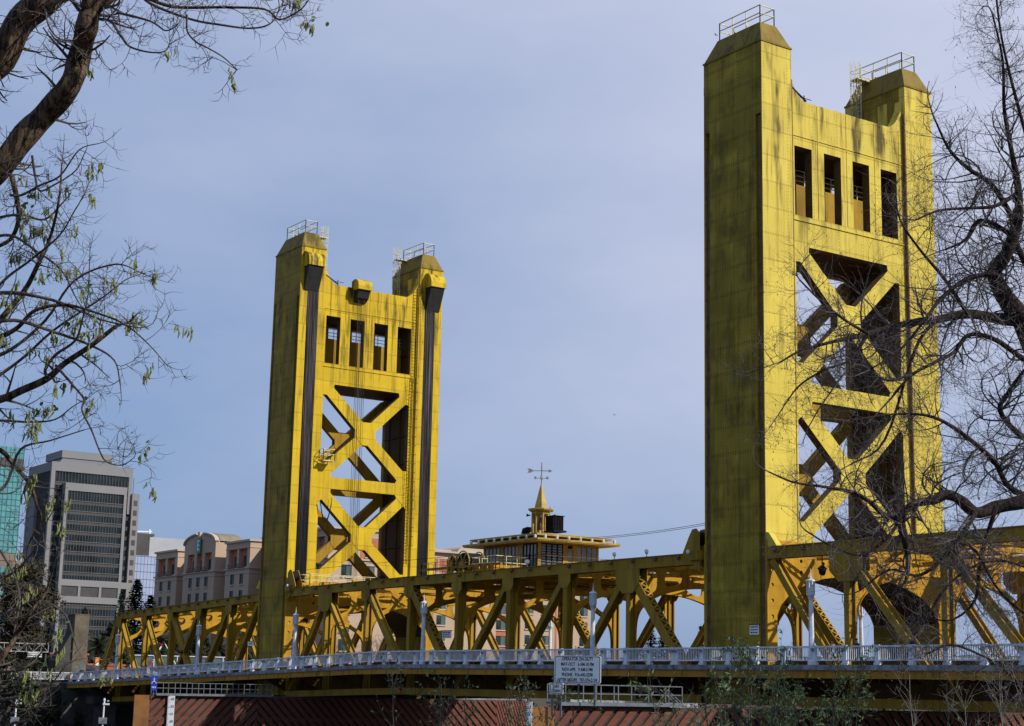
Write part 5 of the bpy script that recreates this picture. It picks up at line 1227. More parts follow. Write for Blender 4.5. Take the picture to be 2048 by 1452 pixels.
# projecting framed bay
by0, by1, bz = 4.9, 30.4, 72.8
mb = MB(); mb.box(0, 3.6, by0, by0+1.2, -2.6, bz-3); mb.box(0, 3.6, by1-1.2, by1, -2.6, bz-3); mb.box(-.2, 3.6, by0, by1, bz-3, bz)
mb.box(.1, 3.63, by0-.02, by1+.02, 32.5, 35.0); mb.box(.1, 3.63, by0-.02, by1+.02, 26.0, 28.5)
for k in range(1, 3): y = by0+(by1-by0)*k/3; mb.box(1.5, 3.6, y-.5, y+.5, 28.5, 32.5)
mb.box(.5, 1.04, Wy-3.4, Wy+3.1, 32.5, 35); mb.box(.5, 1.04, Wy-3.4, Wy+3.1, 26, 28.5)
ofc('bay_frame', mb, MAT['ogrey'])
mb = MB(); mb.box(0, 3.1, by0+1.2, by1-1.2, -2.6, bz-3); bg2 = ofc('bay_glazing', mb, MAT['oglass'])
mb = MB(); mb.box(3.1, 3.25, by0+1.2, by1-1.2, 28.5, 32.5)
z = bz-3-fl+.0
while z > 36: mb.box(3.1, 3.2, by0+1.2, by1-1.2, z-1.25, z); z -= fl
z = 25.0
while z > -2: mb.box(3.1, 3.2, by0+1.2, by1-1.2, z-1.25, z); z -= fl
mb.build('spandrel', MAT['ospand'], bg2)
mb = MB()
for k in range(19): y = by0+1.6+k*1.14; mb.box(3.1, 3.32, y-.07, y+.07, 35.0, bz-3); mb.box(3.1, 3.32, y-.07, y+.07, 0, 26)
z = bz-3-fl+.1
while z > 36: mb.box(3.1, 3.45, by0+1.2, by1-1.2, z-.12, z+.16); z -= fl
z = 25.1
while z > -2: mb.box(3.1, 3.45, by0+1.2, by1-1.2, z-.12, z+.16); z -= fl
mb.build('mullion', MAT['mull'], bg2)
wm = None
for k in range(16):
    z = 68.2-k*fl
    if 26 < z < 36: continue
    for (x, y, face) in ((1.0, Wy+1.5, 'w'), (-17.5, -2.2, 'n'), (1.8, by0, 'n')):
        mb = MB()
        if face == 'w': mb.box(x-.02, x+.03, y-.8, y+.8, z-2.2, z)
        else: mb.box(x-(1.1 if x < 0 else .5), x+(1.1 if x < 0 else .5), y-.03, y+.02, z-2.2, z)
        ofc('window', mb, MAT['ospand'])
mb = MB(); s0, s1 = 3.5, 7.5
mb.add([(-Dx+2, 4, Hh), (-3, 4, Hh), (-3, Wy-4.3, Hh), (-Dx+2, Wy-4.3, Hh), (-Dx+4, 7, Hh+3.4), (-7, 7, Hh+3.4), (-7, Wy-8, Hh+3.4), (-Dx+4, Wy-8, Hh+3.4)], [(4, 5, 6, 7), (0, 1, 5, 4), (1, 2, 6, 5), (2, 3, 7, 6), (3, 0, 4, 7)])
g = NG('ribbed_roof_metal'); q = g.n('ShaderNodeTexCoord').outputs['Object']; sxx = g.n('ShaderNodeSeparateXYZ'); g.t.links.new(q, sxx.inputs[0])
g.t.links.new(g.mix(g.m('GREATER_THAN', g.per(g.m('ADD', sxx.outputs[0], sxx.outputs[1]), .7), 0), (.10, .11, .12), (.17, .18, .19)), g.b.inputs['Base Color']); g.b.inputs['Roughness'].default_value = .6
ofc('mechanical_roof', mb, g.mat)
mb = MB(); mb.box(-Dx+3, -5.4, 5.6, Wy-7, Hh+2.6, Hh+5.6); ofc('roof_parapet', mb, MAT['ogrey'])
# ---- teal glass tower at the left edge
TT = thing('glass_tower', 'teal glass tower with brown stone base, cut by the left edge of the photo', 'glass tower', (-460, 97.6, 0))
g = NG('teal_curtain_wall'); q = g.n('ShaderNodeTexCoord').outputs['Object']; sxx = g.n('ShaderNodeSeparateXYZ'); g.t.links.new(q, sxx.inputs[0])
cb_ = g.n('ShaderNodeCombineXYZ'); g.t.links.new(g.m('FLOOR', g.m('DIVIDE', sxx.outputs[1], 1.5)), cb_.inputs[0]); g.t.links.new(g.m('FLOOR', g.m('DIVIDE', sxx.outputs[2], 1.95)), cb_.inputs[1])
wn = g.n('ShaderNodeTexWhiteNoise'); g.t.links.new(cb_.outputs[0], wn.inputs['Vector'])
g.t.links.new(g.mix(g.rng(wn.outputs['Value'], 0, 1, 0, .75), (.11, .32, .33), (.06, .19, .22)), g.b.inputs['Base Color']); g.b.inputs['Roughness'].default_value = .15; g.b.inputs['Specular IOR Level'].default_value = .8
mt = g.mat
mb = MB(); mb.box(-30, 0, -40, 0, 37, 72); mb.box(-30, -.8, -40, -2.3, 34, 37); mb.box(-30, 1.2, -40, -2.6, -2.6, 34.0) if False else None
mb.box(-30, .0, -40, -.6, 77, 84) if False else None
cw = mb.build('curtain_wall', mt, TT); 
mb = MB()
for k in range(25): y = -.0-k*1.5; mb.box(-.02, .1, y-.07, y+.07, 37, 72)
for k in range(18): z = 37+k*1.95; mb.box(-.02, .12, -38, 0, z-.07, z+.07); mb.box(-20, .0, 0, .1, z-.07, z+.07)
mb.build('mullion', simple('teal_mullion', (.02, .10, .11), .4, .1, 1), cw)
mb = MB(); mb.box(-30, .1, -40, .1, 65.2, 68.2); mb.build('dark_band', MAT['ospand'], TT)
mb = MB(); mb.box(-30, -.2, -40, 2.6, -2.6, 34.5); mb.box(-30, 0, -40, -.2, 34.5, 37.0); mb.build('stone_base', simple('brown_stone', (.20, .14, .11), .8, .08, .2), TT)
for k in range(9):
    for j in range(4):
        z = 29.6-k*3.95; y = -1.6-j*4.6
        if z < 0: continue
        mb = MB(); mb.box(-.22, -.1, y-3.2, y, z, z+2.9); w_ = mb.build('window', mt, TT); mb = MB(); mb.box(-.1, -.0, y-1.7, y-1.55, z, z+2.9); mb.box(-.1, 0, y-3.2, y, z+.45, z+.55); mb.build('window_bar', simple('teal_mullion', (.02, .10, .11), .4, .1, 1) if k == j == 0 else bpy.data.materials['teal_mullion'], w_)
# ---- pale mirrored tower behind
PT = thing('mirrored_tower', 'small blue mirrored tower with a white top, between the office tower and the hotel', 'glass tower', (-620, 211, 0))
g = NG('mirror_wall'); q = g.n('ShaderNodeTexCoord').outputs['Object']; sxx = g.n('ShaderNodeSeparateXYZ'); g.t.links.new(q, sxx.inputs[0])
cb_ = g.n('ShaderNodeCombineXYZ'); g.t.links.new(g.m('FLOOR', g.m('DIVIDE', sxx.outputs[1], 1.6)), cb_.inputs[0]); g.t.links.new(g.m('FLOOR', g.m('DIVIDE', sxx.outputs[2], 3.4)), cb_.inputs[1])
wn = g.n('ShaderNodeTexWhiteNoise'); g.t.links.new(cb_.outputs[0], wn.inputs['Vector'])
grid = g.m('MAXIMUM', g.m('LESS_THAN', g.m('ABSOLUTE', g.per(sxx.outputs[1], 1.6)), .1), g.m('LESS_THAN', g.m('ABSOLUTE', g.per(sxx.outputs[2], 3.4)), .16))
g.t.links.new(g.mix(grid, g.mix(g.m('MULTIPLY', g.noise(g.mapv(q, (1, 1, .6)), .09, 3), g.rng(wn.outputs['Value'], 0, 1, .8, 1)), (.24, .31, .50), (.44, .49, .62)), (.10, .12, .17)), g.b.inputs['Base Color']); g.b.inputs['Roughness'].default_value = .2
mb = MB(); mb.box(-25, 0, -10.5, 14, -2.6, 51.4); mb.build('mirror_facade', g.mat, PT)
mb = MB(); mb.box(-25, .4, -11, -10.4, -2.6, 51); mb.build('blue_fin', simple('blue_fin', (.07, .08, .34), .4, .1, .5), PT)
mb = MB(); mb.box(-20, -1, -2.5, 20, 51.4, 60); mb.build('white_top', simple('white_cladding', (.36, .37, .39), .6, .04, .2), PT)
mb = MB(); mb.box(-20, -1.2, -11, -2.5, 51.4, 60.4); mb.box(-12, -2, -8, 0, 60.4, 61.5); mb.build('plant_block', MAT['ospand'], PT)
mb = MB(); mb.bar((-3, -9, 62.2), (-3, -1, 62.6), .5); mb.bar((-3, -2, 60), (-3, -2, 63.5), .7); mb.build('roof_crane', MAT['white'], PT)
# boats and low white buildings along the far shore under the deck
rnd = random.Random(4)
def boat(label, x, y, L_, h):
    T = thing('houseboat', label, 'boat', (x, y, -10.4), R(90), 'white boats moored beyond the bridge')
    gm = MAT['kerb']
    mb = MB(); mb.prism([(-L_/2, 0), (L_/2-.8, 0), (L_/2, 1.6), (-L_/2, 1.6)], -2, 2, 'y'); mb.build('hull', gm, T)
    mb = MB(); mb.box(-L_/2+1, L_/2-3, -1.7, 1.7, 1.6, 1.6+h); mb.build('cabin', gm, T)
    mb = MB(); mb.box(-L_/2+1.5, L_/2-3.5, -1.73, 1.73, 1.6+h*.35, 1.6+h*.75); mb.build('window', MAT['glass'], T)
    mb = MB(); mb.box(-L_/2+.6, L_/2-2.4, -2, 2, 1.6+h, 1.8+h); mb.build('deck_roof', gm, T)
for i, (x, y, L_, h, lab) in enumerate(((-118, 58, 16, 4.6, 'long pale houseboat, leftmost of those under the deck'), (-117, 76, 14, 4.9, 'white houseboat moored second from the left under the deck'), (-118, 92, 12, 4.4, 'white houseboat just left of the near orange board'), (-95, 150, 22, 4.4, 'white houseboat seen low under the right span'))): boat(lab, x, y, L_, h)

# ------------------------------------------------------------------ vegetation
MAT['bark_l'] = None
def bark(name, c1, c2, sc=14.):
    g = NG(name); q = g.n('ShaderNodeTexCoord').outputs['Object']
    v = g.n('ShaderNodeTexVoronoi'); v.feature = 'DISTANCE_TO_EDGE'; v.inputs['Scale'].default_value = sc; g.t.links.new(g.mapv(q, (1.5, 1.5, .45)), v.inputs['Vector'])
    n_ = g.noise(q, sc*.6, 6, .7); h_ = g.rng(v.outputs['Distance'], 0, .12)
    n3 = g.noise(g.mapv(q, (1, 1, .25)), sc*1.6, 5, .7)
    g.t.links.new(g.mix(g.m('MULTIPLY', g.rng(n3, .44, .56), g.rng(n_, .25, .5)), c2, c1), g.b.inputs['Base Color']); g.b.inputs['Roughness'].default_value = .9; g.b.inputs['Specular IOR Level'].default_value = .2
    b = g.n('ShaderNodeBump'); b.inputs['Strength'].default_value = .7; b.inputs['Distance'].default_value = .012; g.t.links.new(g.m('ADD', n3, n_), b.inputs['Height']); g.t.links.new(b.outputs[0], g.b.inputs['Normal']); return g.mat
MAT['bark_l'] = bark('cottonwood_bark', (.12, .082, .052), (.016, .009, .006))
MAT['bark_r'] = bark('dark_bark', (.045, .030, .028), (.014, .009, .008), 20)
MAT['twig_l'] = simple('brown_twig', (.065, .050, .042), .8, .4, 8, col2=(.025, .02, .018))
MAT['twig_r'] = simple('grey_twig', (.085, .072, .072), .8, .4, 5, col2=(.026, .022, .024))
MAT['catkin'] = simple('green_catkin', (.15, .17, .04), .8, .3, 12, col2=(.08, .095, .025))
MAT['leaf'] = simple('young_leaf', (.07, .13, .02), .6, .35, 9, col2=(.05, .11, .02))
def grow(mb, rnd, p, d, r, L_, level, maxl, tips, curl=.22, upb=.0, kids=(5, 7), ends=None, bud=None):
    n = max(5, int(L_/.085)) if L_ < 1.2 else 10
    n = min(n, 10); st = L_/n; pts = [p.copy()]; q = p.copy(); d = d.normalized(); ax = Vector((rnd.gauss(0, 1), rnd.gauss(0, 1), rnd.gauss(0, 1))).normalized()
    cv = rnd.uniform(-curl, curl)*1.3; dirs = [d.copy()]
    for i in range(n):
        d = d+ax.cross(d)*cv+Vector((rnd.gauss(0, .07), rnd.gauss(0, .07), rnd.gauss(0, .07)))+Vector((0, 0, upb*(i/n)*2)); d.normalize(); q = q+d*st; pts.append(q.copy()); dirs.append(d.copy())
    rs = [r*(1-.72*i/n) for i in range(n+1)]
    mb.tube(pts, rs, 4 if level < 2 else 3, False)
    tips.append((pts[-1], dirs[-1], level))
    if level >= maxl: return
    for k in range(rnd.randint(*kids)):
        i = rnd.randint(1, n-1); t_ = dirs[i]; s = t_.orthogonal(); s.rotate(__import__('mathutils').Quaternion(t_, rnd.uniform(0, 2*pi)))
        nd = (t_*rnd.uniform(.35, 1.0)+s*rnd.uniform(.5, 1.0)); grow(mb, rnd, pts[i], nd, max(rs[i]*.62, .0022), L_*rnd.uniform(.42, .8), level+1, maxl, tips, curl, upb, kids)
def smooth_limb(pts, k=4):
    P = [Vector(p[:3]) for p in pts]; rr = [p[3] for p in pts]; out = []; ro = []
    P = [P[0]*2-P[1]]+P+[P[-1]*2-P[-2]]
    for i in range(1, len(P)-2):
        for j in range(k):
            t = j/k; a, b, c, d = P[i-1], P[i], P[i+1], P[i+2]
            out.append(.5*((2*b)+(c-a)*t+(2*a-5*b+4*c-d)*t*t+(-a+3*b-3*c+d)*t**3)); ro.append(rr[i-1]+(rr[i]-rr[i-1])*t)
    out.append(P[-2]); ro.append(rr[-1]); return out, ro
LIMBS_RIGHT=[[[62.68,-53.29,1.81,0.206],[62.63,-53.76,2.62,0.162],[62.61,-54.12,2.93,0.131],[62.64,-54.4,3.27,0.109],[62.87,-54.39,3.52,0.094],[63.04,-54.36,3.92,0.079],[63.22,-54.52,4.31,0.054],[63.24,-54.67,4.92,0.036],[63.32,-54.89,5.45,0.026],[63.56,-55.19,6.06,0.018],[63.58,-55.39,6.68,0.013]],[[62.61,-53.74,2.65,0.103],[62.47,-54.21,2.65,0.08],[62.51,-54.86,2.61,0.065],[62.33,-55.35,2.48,0.057],[62.29,-55.85,2.37,0.049],[62.1,-56.48,2.16,0.038],[62.12,-56.77,2.07,0.035],[62.07,-57.14,1.96,0.024],[61.95,-57.64,1.78,0.017],[61.9,-57.97,1.59,0.012]],[[62.85,-53.4,0.13,0.122],[62.67,-54.06,-0.05,0.107],[62.48,-54.35,-0.13,0.092],[62.42,-54.72,-0.23,0.085],[62.42,-55.06,-0.07,0.077],[62.43,-55.36,-0.03,0.07],[62.44,-55.64,-0.13,0.062],[62.3,-55.9,-0.21,0.055],[62.35,-56.17,-0.42,0.055],[62.45,-56.19,-0.78,0.054],[62.48,-56.2,-0.92,0.041]],[[62.71,-53.31,1.99,0.052],[62.62,-53.78,2.07,0.044],[62.63,-54.41,2.27,0.036],[62.53,-54.86,2.3,0.032],[62.45,-55.1,2.03,0.028],[62.44,-55.43,1.86,0.025],[62.47,-56.03,1.57,0.021],[62.38,-56.37,1.2,0.014]],[[62.66,-53.38,-0.04,0.051],[62.58,-54.14,0.15,0.043],[62.58,-54.45,0.48,0.036],[62.7,-54.83,0.6,0.035],[62.65,-55.39,0.88,0.028],[62.7,-55.96,0.98,0.021],[62.46,-56.36,0.99,0.015],[62.41,-57.19,0.82,0.01]],[[62.43,-56.26,-0.44,0.034],[62.27,-56.44,-0.37,0.034],[62.38,-56.84,-0.23,0.03],[62.22,-57.0,-0.11,0.026],[62.19,-57.47,-0.08,0.02],[62.03,-57.87,-0.04,0.015],[61.92,-58.22,0.08,0.01]],[[63.15,-54.43,4.35,0.036],[63.16,-54.97,4.05,0.028],[63.02,-55.34,3.98,0.025],[63.04,-56.0,3.82,0.017],[62.96,-56.42,3.62,0.011]],[[63.7,-54.85,4.76,0.028],[63.59,-55.08,5.85,0.021],[63.66,-55.34,6.44,0.015],[63.67,-55.43,7.09,0.014]],[[63.0,-54.32,3.94,0.043],[62.95,-54.76,4.45,0.036],[62.9,-55.17,4.61,0.029],[62.91,-55.6,4.81,0.021],[62.98,-55.97,5.16,0.014]],[[63.17,-55.06,3.06,0.042],[62.97,-55.44,2.93,0.035],[62.86,-55.85,2.6,0.028],[62.9,-56.21,2.26,0.021],[62.78,-56.58,1.81,0.015],[62.63,-57.02,1.5,0.01]],[[62.48,-53.67,-2.81,0.025],[62.59,-54.43,-2.41,0.018],[62.49,-54.82,-2.21,0.015],[62.43,-55.36,-2.09,0.021],[62.43,-55.87,-2.24,0.013]],[[62.87,-53.67,3.23,0.059],[62.93,-54.09,3.45,0.051],[62.93,-54.38,3.78,0.036],[62.8,-54.87,3.94,0.029],[62.81,-55.22,3.58,0.021],[62.75,-55.58,3.39,0.014]],[[62.59,-53.24,0.79,0.059],[62.28,-53.51,1.02,0.044],[62.24,-53.89,1.35,0.037],[62.33,-53.76,1.66,0.029],[62.57,-53.73,1.92,0.022]],[[62.86,-53.72,-1.07,0.032],[62.79,-54.28,-0.96,0.025],[62.53,-54.59,-0.9,0.021],[62.31,-54.96,-1.11,0.018],[62.18,-55.24,-1.4,0.021],[62.15,-55.54,-1.82,0.014]],[[62.52,-56.36,-0.45,0.027],[62.39,-56.55,-0.74,0.023],[62.25,-56.88,-0.95,0.019],[62.28,-57.47,-0.86,0.014],[62.16,-57.8,-0.68,0.01]],[[62.38,-56.77,2.08,0.027],[62.35,-57.1,1.67,0.022],[62.21,-57.44,1.51,0.018],[61.99,-57.69,1.3,0.014],[61.9,-57.89,1.02,0.009]],[[62.48,-56.88,2.04,0.024],[62.35,-57.18,2.21,0.02],[62.26,-57.56,2.45,0.015],[62.31,-57.98,2.65,0.011]],[[62.59,-56.16,1.54,0.021],[62.42,-56.5,1.46,0.018],[62.36,-57.01,1.61,0.015],[62.17,-57.4,1.11,0.011],[61.96,-57.49,0.78,0.008]],[[62.68,-55.03,-0.27,0.035],[62.53,-55.41,-0.81,0.028],[62.28,-55.75,-1.16,0.022],[62.28,-56.35,-1.12,0.016],[62.0,-56.63,-1.4,0.011]],[[62.68,-54.6,-0.16,0.035],[62.42,-54.66,-0.89,0.028],[62.46,-54.85,-1.46,0.021],[62.33,-55.22,-1.75,0.014],[62.16,-55.63,-1.69,0.01]],[[62.78,-55.18,2.51,0.032],[62.7,-55.54,2.97,0.025],[62.65,-55.98,3.34,0.018],[62.65,-56.37,3.7,0.013],[62.88,-56.71,4.02,0.008]],[[62.73,-55.8,2.35,0.028],[62.6,-56.09,1.9,0.022],[62.24,-56.34,0.66,0.017],[62.18,-56.97,0.26,0.011]],[[62.85,-53.75,-1.77,0.028],[62.68,-54.17,-1.57,0.022],[62.62,-54.61,-1.25,0.018],[62.55,-54.92,-0.78,0.021],[62.57,-55.46,-0.68,0.014]]]
LIMBS_LEFT=[[[64.8,-69.98,1.48,0.135],[65.1,-69.78,1.81,0.127],[65.26,-69.61,2.03,0.119],[65.37,-69.5,2.34,0.115],[65.54,-69.33,2.54,0.111],[65.65,-69.05,3.0,0.105]],[[64.77,-69.73,0.87,0.1],[65.22,-69.53,1.15,0.102],[65.34,-69.39,1.41,0.099],[65.44,-69.26,1.6,0.095],[65.7,-69.18,1.77,0.09],[65.66,-69.11,2.03,0.087],[65.95,-69.17,2.15,0.085],[65.99,-69.15,2.31,0.078],[66.09,-69.03,2.46,0.066],[66.33,-68.88,2.67,0.058]],[[65.85,-69.12,2.25,0.051],[66.05,-69.21,2.35,0.046],[66.03,-69.24,2.59,0.043]],[[65.52,-69.76,-0.83,0.033],[65.84,-69.56,-0.79,0.031],[66.03,-69.47,-0.74,0.029],[66.24,-69.36,-0.67,0.027],[66.33,-69.27,-0.56,0.023],[66.53,-69.16,-0.45,0.02],[66.65,-69.03,-0.31,0.016]],[[66.27,-69.1,2.39,0.023],[66.54,-68.94,2.27,0.015],[66.82,-68.81,2.13,0.012],[67.09,-68.52,2.11,0.01],[67.49,-68.39,1.99,0.008],[67.45,-68.25,1.96,0.007],[67.7,-68.21,1.96,0.005],[67.89,-68.23,1.98,0.004]],[[66.44,-68.99,2.39,0.015],[66.35,-68.82,2.32,0.012],[66.68,-68.62,2.13,0.009],[66.92,-68.48,2.04,0.009],[67.04,-68.29,2.02,0.007],[67.25,-68.23,2.0,0.006],[67.24,-68.16,2.13,0.004],[67.49,-68.29,2.13,0.003]],[[66.1,-69.02,2.2,0.012],[66.37,-69.03,1.98,0.01],[66.4,-68.97,1.91,0.008],[66.68,-68.92,1.79,0.007],[66.8,-68.85,1.78,0.005],[66.82,-68.82,1.87,0.004]],[[66.9,-68.74,2.06,0.009],[66.88,-68.72,1.94,0.007],[66.89,-68.65,1.87,0.007],[66.98,-68.6,1.81,0.006],[67.0,-68.48,1.76,0.005],[67.07,-68.41,1.67,0.004],[67.04,-68.38,1.67,0.003],[67.0,-68.46,1.72,0.003]],[[66.37,-69.08,2.17,0.011],[66.57,-68.89,2.08,0.008],[66.7,-68.82,1.98,0.006],[66.94,-68.83,1.94,0.004],[66.96,-68.79,2.02,0.003]],[[65.74,-69.43,2.32,0.009],[65.96,-69.47,2.11,0.007],[65.87,-69.36,2.06,0.006],[66.16,-69.34,1.95,0.005],[66.13,-69.28,2.02,0.003]],[[65.55,-69.53,1.0,0.023],[65.57,-69.48,0.81,0.021],[65.52,-69.44,0.67,0.019],[65.38,-69.45,0.54,0.015],[65.3,-69.58,0.45,0.014]],[[65.34,-69.67,-0.36,0.038],[65.71,-69.57,-0.17,0.026],[65.72,-69.41,0.08,0.021],[65.95,-69.4,0.23,0.018],[65.97,-69.33,0.45,0.013],[66.32,-69.4,0.64,0.009],[66.2,-69.36,0.95,0.006]],[[65.86,-69.78,-0.42,0.029],[65.92,-69.63,-0.35,0.022],[65.98,-69.52,-0.27,0.018],[66.23,-69.48,-0.18,0.014],[66.37,-69.31,-0.14,0.011],[66.62,-69.18,-0.22,0.008],[66.73,-68.99,-0.3,0.006],[66.94,-68.88,-0.47,0.004],[67.04,-68.8,-0.6,0.003]],[[65.61,-69.71,0.02,0.019],[65.89,-69.57,0.0,0.015],[66.17,-69.51,-0.06,0.013],[66.29,-69.32,-0.11,0.011],[66.64,-69.14,-0.27,0.007],[66.82,-68.91,-0.33,0.004]],[[66.23,-69.35,-0.67,0.014],[66.22,-69.37,-0.6,0.013],[66.3,-69.33,-0.5,0.011],[66.46,-69.25,-0.41,0.009],[66.55,-69.24,-0.27,0.007],[66.66,-69.25,-0.11,0.005],[66.73,-69.28,0.09,0.004]],[[66.32,-69.33,-0.58,0.011],[66.47,-69.23,-0.75,0.008],[66.48,-69.16,-0.83,0.008],[66.54,-69.19,-0.92,0.007],[66.57,-69.12,-1.06,0.007],[66.66,-69.08,-1.22,0.006],[66.6,-69.0,-1.28,0.005],[66.69,-68.92,-1.3,0.004],[66.85,-68.9,-1.26,0.003]],[[65.73,-69.65,-1.16,0.026],[65.82,-69.53,-1.16,0.018],[65.81,-69.41,-1.26,0.017],[65.77,-69.27,-1.39,0.014],[65.9,-69.25,-1.55,0.011],[65.89,-69.21,-1.65,0.009],[65.69,-69.21,-1.79,0.007]],[[65.68,-69.61,-0.97,0.011],[65.72,-69.52,-0.93,0.01],[65.94,-69.36,-0.95,0.008],[66.18,-69.26,-0.95,0.006],[66.38,-69.21,-0.88,0.004]],[[66.43,-69.78,-2.91,0.027],[66.63,-69.66,-2.67,0.022],[66.59,-69.54,-2.5,0.017],[66.78,-69.53,-2.36,0.013],[66.73,-69.42,-2.23,0.009],[66.87,-69.42,-2.04,0.006]],[[66.44,-69.71,-3.0,0.013],[66.45,-69.58,-2.94,0.011],[66.73,-69.47,-2.9,0.008],[66.76,-69.35,-2.83,0.007],[66.94,-69.32,-2.71,0.004]],[[66.34,-69.66,-2.74,0.014],[66.48,-69.57,-2.75,0.01],[66.68,-69.5,-2.72,0.008],[66.72,-69.42,-2.63,0.006],[66.99,-69.44,-2.49,0.004]],[[66.59,-69.56,-2.93,0.009],[66.65,-69.49,-3.0,0.007],[66.67,-69.39,-2.95,0.005],[66.94,-69.43,-2.88,0.003]],[[66.47,-69.66,-3.27,0.013],[66.51,-69.52,-3.1,0.01],[66.7,-69.45,-3.06,0.007],[66.87,-69.43,-2.93,0.005]],[[66.29,-69.61,-1.92,0.01],[66.45,-69.55,-2.1,0.008],[66.55,-69.53,-2.27,0.007],[66.58,-69.56,-2.47,0.005]],[[65.68,-69.72,-0.11,0.015],[65.72,-69.57,0.13,0.012],[65.88,-69.44,0.27,0.01],[66.21,-69.34,0.41,0.007],[66.37,-69.29,0.58,0.005]],[[65.73,-69.7,-0.5,0.018],[66.09,-69.6,-0.47,0.014],[66.16,-69.38,-0.23,0.011],[66.41,-69.27,0.04,0.008],[66.75,-69.1,0.12,0.006],[66.97,-68.98,0.03,0.004]],[[65.46,-69.61,-0.67,0.015],[65.61,-69.37,-0.44,0.012],[65.99,-69.25,-0.25,0.01],[66.31,-69.04,-0.05,0.007],[66.53,-68.94,0.07,0.004]],[[65.28,-69.65,0.52,0.013],[65.61,-69.52,0.51,0.011],[65.79,-69.38,0.38,0.009],[66.15,-69.29,0.17,0.007],[66.31,-69.23,-0.04,0.005]],[[66.11,-69.73,-1.57,0.014],[66.12,-69.56,-1.45,0.011],[66.24,-69.51,-1.2,0.009],[66.42,-69.36,-1.14,0.006],[66.57,-69.17,-1.06,0.004]],[[66.11,-69.68,-2.12,0.014],[66.31,-69.54,-2.09,0.01],[66.5,-69.44,-1.92,0.008],[66.71,-69.45,-1.76,0.005]],[[66.27,-69.7,-2.44,0.014],[66.42,-69.52,-2.33,0.01],[66.69,-69.44,-2.27,0.008],[66.72,-69.27,-2.36,0.006],[66.72,-69.19,-2.53,0.004]],[[65.37,-69.65,0.66,0.012],[65.59,-69.46,0.69,0.01],[65.62,-69.27,0.68,0.008],[65.8,-69.18,0.81,0.005]],[[66.04,-69.81,-0.3,0.018],[66.16,-69.6,-0.26,0.014],[66.35,-69.4,-0.34,0.011],[66.52,-69.16,-0.44,0.009],[66.73,-69.05,-0.57,0.006],[66.67,-68.97,-0.73,0.004]],[[65.72,-69.58,0.79,0.013],[65.75,-69.5,0.8,0.011],[65.92,-69.42,0.85,0.009],[66.06,-69.32,0.91,0.007],[66.24,-69.25,1.08,0.005],[66.52,-69.19,1.07,0.003]],[[65.92,-69.5,1.07,0.01],[65.9,-69.46,0.93,0.01],[66.01,-69.45,0.78,0.008],[66.07,-69.36,0.83,0.007],[66.16,-69.24,0.94,0.005],[66.51,-69.29,1.0,0.003]]]

def near_tree(name, label, cat, limbs, mbark, mtwig, seed, den, L0, maxl, upb, curl, kids, trunk=None, rmin=.0035):
    rnd = random.Random(seed); base = Vector(limbs[0][0][:3]); base.z = -4.4
    if trunk: base = Vector(trunk[0][0][:3])
    T = thing(name, label, cat, base)
    lm = MB(); tw = MB(); tips = []
    for tr_ in (trunk or []):
        o_, r_ = smooth_limb(tr_); lm.tube(o_, r_, 12)
    for li in limbs:
        o_, r_ = smooth_limb(li, 5)
        r2 = [max(.004, x*(1+.05*sin(i*.9+seed)+rnd.uniform(-.025, .025))) if x > .03 else x for i, x in enumerate(r_)]
        (lm if li[0][3] > .022 else tw).tube(o_, r2, 10 if li[0][3] > .05 else 6)
        tot = sum((o_[i+1]-o_[i]).length for i in range(len(o_)-1)); m_ = int(tot*den)
        for k in range(m_):
            i = rnd.randint(1, len(o_)-2); t_ = (o_[i+1]-o_[i-1]).normalized(); s = t_.orthogonal(); s.rotate(__import__('mathutils').Quaternion(t_, rnd.uniform(0, 2*pi)))
            if r_[i] > .13 and rnd.random() < .8: continue
            nd = t_*rnd.uniform(.2, .9)+s*rnd.uniform(.6, 1)
            grow(tw, rnd, o_[i], nd, max(rmin*1.5, min(r_[i]*.42, .016)), L0*rnd.uniform(.55, 1.3)*(1.2 if r_[i] > .03 else .85), 0, maxl, tips, curl, upb, kids)
        grow(tw, rnd, o_[-1], (o_[-1]-o_[-2]).normalized(), max(rmin, r_[-1]), L0*.8, 0, maxl, tips, curl, upb, kids)
    a = lm.build('trunk', mbark, T, smooth=True); a.location = -base; b = tw.build('crown', mtwig, T); b.location = -base
    return T, base, tips
# right hand foreground tree, its trunk stands just outside the frame
RB = Vector((LIMBS_RIGHT[0][0][0], LIMBS_RIGHT[0][0][1], 0))
rr_ = Vector((0.567, 0.8235, 0)); tb = RB+rr_*1.2
trunkR = [[(tb.x, tb.y, -7.5, .5), (tb.x-.1, tb.y, -5, .4), (tb.x, tb.y+.1, -2, .34), (tb.x-.1, tb.y, .5, .3), (RB.x+.3, RB.y+.5, 1.6, .26), (LIMBS_RIGHT[0][0][0], LIMBS_RIGHT[0][0][1], LIMBS_RIGHT[0][0][2], .22)],
          [(tb.x, tb.y, -1, .25), (tb.x, tb.y, 4, .2), (tb.x-.2, tb.y-.1, 9, .12), (tb.x-.5, tb.y-.3, 13, .06)]]
TR, baseR, tipsR = near_tree('bare_tree', 'bare dark tree with twisting twigs filling the right edge, in front of the near tower', 'tree', LIMBS_RIGHT, MAT['bark_r'], MAT['twig_r'], 11, 9.0, .76, 2, .05, .34, (4, 6), trunkR, .0030)
